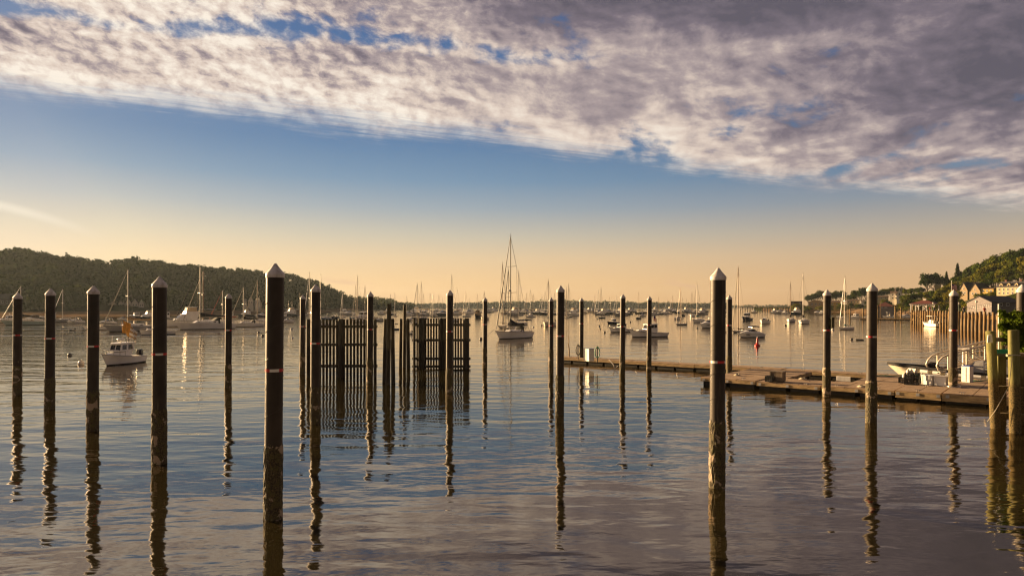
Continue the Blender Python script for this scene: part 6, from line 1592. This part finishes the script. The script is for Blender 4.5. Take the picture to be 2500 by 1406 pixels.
for q in [(1, 4.8, 4.2, leaf_green, 1500, 11, 4.5), (2, 5.6, 3.8, leaf_green, 1600, 13, 4.0), (3, 4.2, 5.0, leaf_dark, 1500, 11, 4.5), (4, 5.2, 4.4, leaf_gold, 1500, 12, 4.0), (5, 4.4, 4.0, leaf_gold, 1300, 9, 3.5), (6, 5.0, 4.6, leaf_dark, 1500, 10, 6.5)]: tree_proto(*q)
tree_proto(7, 3.6, 7.0, leaf_dark, 1500, 0, 4.0, True)
tree_proto(8, 3.2, 1.9, leaf_green, 900, 8, .6)          # bush
tree_proto(9, 3.0, 1.8, leaf_gold, 900, 8, .6)
TK = ['round green tree', 'broad green tree', 'tall dark tree', 'olive-gold tree', 'bushy olive tree', 'high-crowned dark tree', 'dark conifer', 'low green bush', 'low olive bush']
trees = []
def tree(px, ytop, D, ti, base=None):
    z0 = rz_(px, D) if base is None else base
    zt = CAMH + (HZ - ytop) / FX * D
    tm, me, h0 = TREE[ti]; s_ = max(.35, (zt - z0) / h0)
    cat = 'bush' if ti >= 7 else 'tree'
    root = empty('leafy_bush' if ti >= 7 else ('conifer' if ti == 6 else 'leafy_tree'), ((px - CX) / FX * D, D, z0), random.uniform(0, 6.28))
    sxy = min(max(s_, .5), 1.35) if ti != 6 else s_
    root.scale = (sxy, sxy, s_)
    for nm, m_ in (('trunk', tm), ('crown', me)):
        o = bpy.data.objects.new(nm, m_); COL.objects.link(o); o.parent = root
    trees.append((px, ytop, D, ti, root, cat))
# skyline trees read off the photograph
for a in [(1975, 716, 690, 2), (1988, 712, 700, 0), (2002, 704, 705, 2), (2016, 706, 700, 2), (2030, 707, 690, 0), (2043, 705, 700, 2), (2056, 704, 690, 2), (2068, 716, 680, 0), (2080, 713, 660, 2), (2092, 703, 650, 0), (2104, 697, 640, 2), (2115, 696, 640, 2), (2130, 704, 640, 0),
          (2143, 706, 640, 2), (2154, 703, 640, 2), (2165, 700, 640, 0), (2177, 698, 640, 2), (2190, 697, 630, 2), (2203, 699, 620, 2), (2214, 702, 600, 0), (2226, 700, 590, 0), (2238, 699, 580, 2), (2250, 697, 570, 2),
          (2264, 663, 520, 5), (2280, 663, 525, 5), (2297, 668, 540, 2), (2311, 663, 545, 6), (2325, 672, 520, 2), (2338, 643, 520, 6), (2352, 655, 520, 2), (2368, 645, 500, 5), (2380, 637, 500, 2),
          (2398, 634, 470, 1), (2412, 627, 470, 2), (2426, 622, 465, 0), (2440, 615, 460, 1), (2455, 610, 455, 2), (2470, 606, 450, 0), (2484, 601, 445, 1), (2498, 597, 440, 2), (2514, 594, 440, 0), (2532, 592, 440, 1), (2552, 590, 440, 0)]: tree(*a)
# slope trees
for a in [(2405, 648, 430, 3), (2420, 642, 430, 1), (2436, 636, 430, 3), (2452, 632, 425, 2), (2468, 628, 420, 3), (2486, 622, 415, 0), (2505, 618, 410, 3), (2525, 615, 410, 1), (2385, 660, 440, 4), (2398, 664, 425, 3), (2414, 660, 415, 2), (2430, 656, 410, 0), (2448, 652, 405, 3), (2466, 650, 400, 1), (2484, 646, 395, 2),
          (2502, 640, 390, 3), (2522, 638, 390, 0), (2368, 668, 450, 3), (2356, 672, 460, 2), (2340, 668, 470, 0), (2326, 684, 460, 4), (2424, 676, 395, 2), (2438, 674, 385, 0), (2456, 672, 380, 3), (2474, 668, 375, 2), (2492, 664, 370, 0), (2512, 660, 370, 3), (2400, 682, 405, 0), (2412, 684, 400, 2),
          (2310, 692, 440, 3), (2296, 700, 430, 3), (2282, 704, 440, 0), (2268, 706, 450, 3), (2254, 708, 460, 0), (2240, 710, 450, 0), (2228, 712, 440, 2), (2216, 714, 440, 0), (2302, 716, 380, 3), (2288, 720, 380, 4), (2318, 712, 370, 4), (2332, 716, 355, 0), (2274, 724, 380, 0), (2262, 726, 385, 3), (2250, 728, 380, 0), (2236, 728, 385, 0), (2222, 730, 385, 2),
          (2208, 726, 430, 0), (2168, 736, 470, 7), (2145, 738, 480, 7), (2130, 736, 500, 0), (2120, 730, 520, 2), (2205, 738, 430, 8), (2192, 741, 430, 8), (2310, 734, 330, 8), (2330, 736, 310, 7), (2295, 738, 330, 7), (2345, 730, 320, 0), (2370, 728, 300, 7), (2392, 712, 320, 0), (2405, 722, 300, 7), (2360, 738, 290, 8), (2424, 710, 335, 4), (2500, 690, 345, 0), (2520, 685, 340, 3), (2515, 712, 320, 0),
          (2060, 742, 600, 7), (2048, 744, 600, 7), (2075, 743, 590, 7), (2090, 743, 590, 7), (2105, 744, 580, 7), (2118, 743, 570, 7), (1938, 741, 632, 8), (1948, 738, 630, 8), (1957, 741, 628, 8), (1965, 744, 628, 8), (1974, 745, 622, 7), (2008, 743, 610, 7), (2016, 741, 610, 7), (2135, 746, 500, 7), (2178, 746, 440, 7),
          (2180, 746, 420, 7), (2210, 742, 400, 8), (2222, 744, 390, 7), (2240, 742, 380, 8),
          (2026, 739, 585, 7), (2052, 738, 580, 0), (2064, 740, 575, 7), (2078, 737, 570, 2), (2096, 739, 565, 7), (2122, 734, 555, 0), (2136, 737, 540, 7), (2160, 728, 530, 0), (2172, 733, 470, 2), (2208, 716, 480, 0), (2216, 724, 460, 3), (2000, 744, 610, 7), (2330, 702, 380, 3), (2342, 726, 330, 0), (2398, 726, 300, 2), (2440, 706, 345, 2), (2380, 734, 290, 7)]: tree(*a)
HN = [(1945, 'dark flat-roofed building'), (1992, 'beige low-gabled house'), (2038, 'low yellow building'), (2083, 'long low cream building'), (2128, 'thick brown pile'), (2184, 'white villa'), (2258, 'gazebo'), (2323, 'flagpole'), (2366, 'twin gables'), (2410, 'bright yellow house'), (2461, 'large cream house'), (2495, 'rightmost pile')]
grp = defaultdict(list)
for t in trees:
    i = min(range(len(HN)), key=lambda q: abs(HN[q][0] - t[0])); up = 'skyline' if trees.index(t) < 43 else 'slope'
    grp[(t[3], i, up)].append(t)
for (ti, i, up), ts in grp.items():
    ts.sort(key=lambda t: (t[0], t[1]))
    for j, t in enumerate(ts):
        wh = ('on the skyline above the ' if up == 'skyline' else 'on the slope by the ') + HN[i][1]
        lab = '%s %s' % (TK[ti], wh) if len(ts) == 1 else '%s %s, %s from left' % (TK[ti], wh, ORD[j])
        tag(t[4], lab, t[5], 'trees on the right-hand shore' if t[5] == 'tree' else 'bushes on the right-hand shore')

# ================================================================== haze
HAZE = 0.00005
hz = MB(); hz.box((0, 1500, 40), (4200, 3240, 82.4))
hm = bpy.data.materials.new('haze_air'); hm.use_nodes = True
t_ = NT(hm.node_tree); t_.n.remove(t_.n['Principled BSDF'])
pv = t_.new('ShaderNodeVolumePrincipled')
pv.inputs['Color'].default_value = (0.72, 0.86, 0.98, 1); pv.inputs['Density'].default_value = HAZE; pv.inputs['Anisotropy'].default_value = 0.3
t_.l.new(pv.outputs[0], [n for n in t_.n if n.type == 'OUTPUT_MATERIAL'][0].inputs['Volume'])
tag(hz.build('haze', hm), 'thin warm evening haze over the harbour', 'haze', kind='stuff')
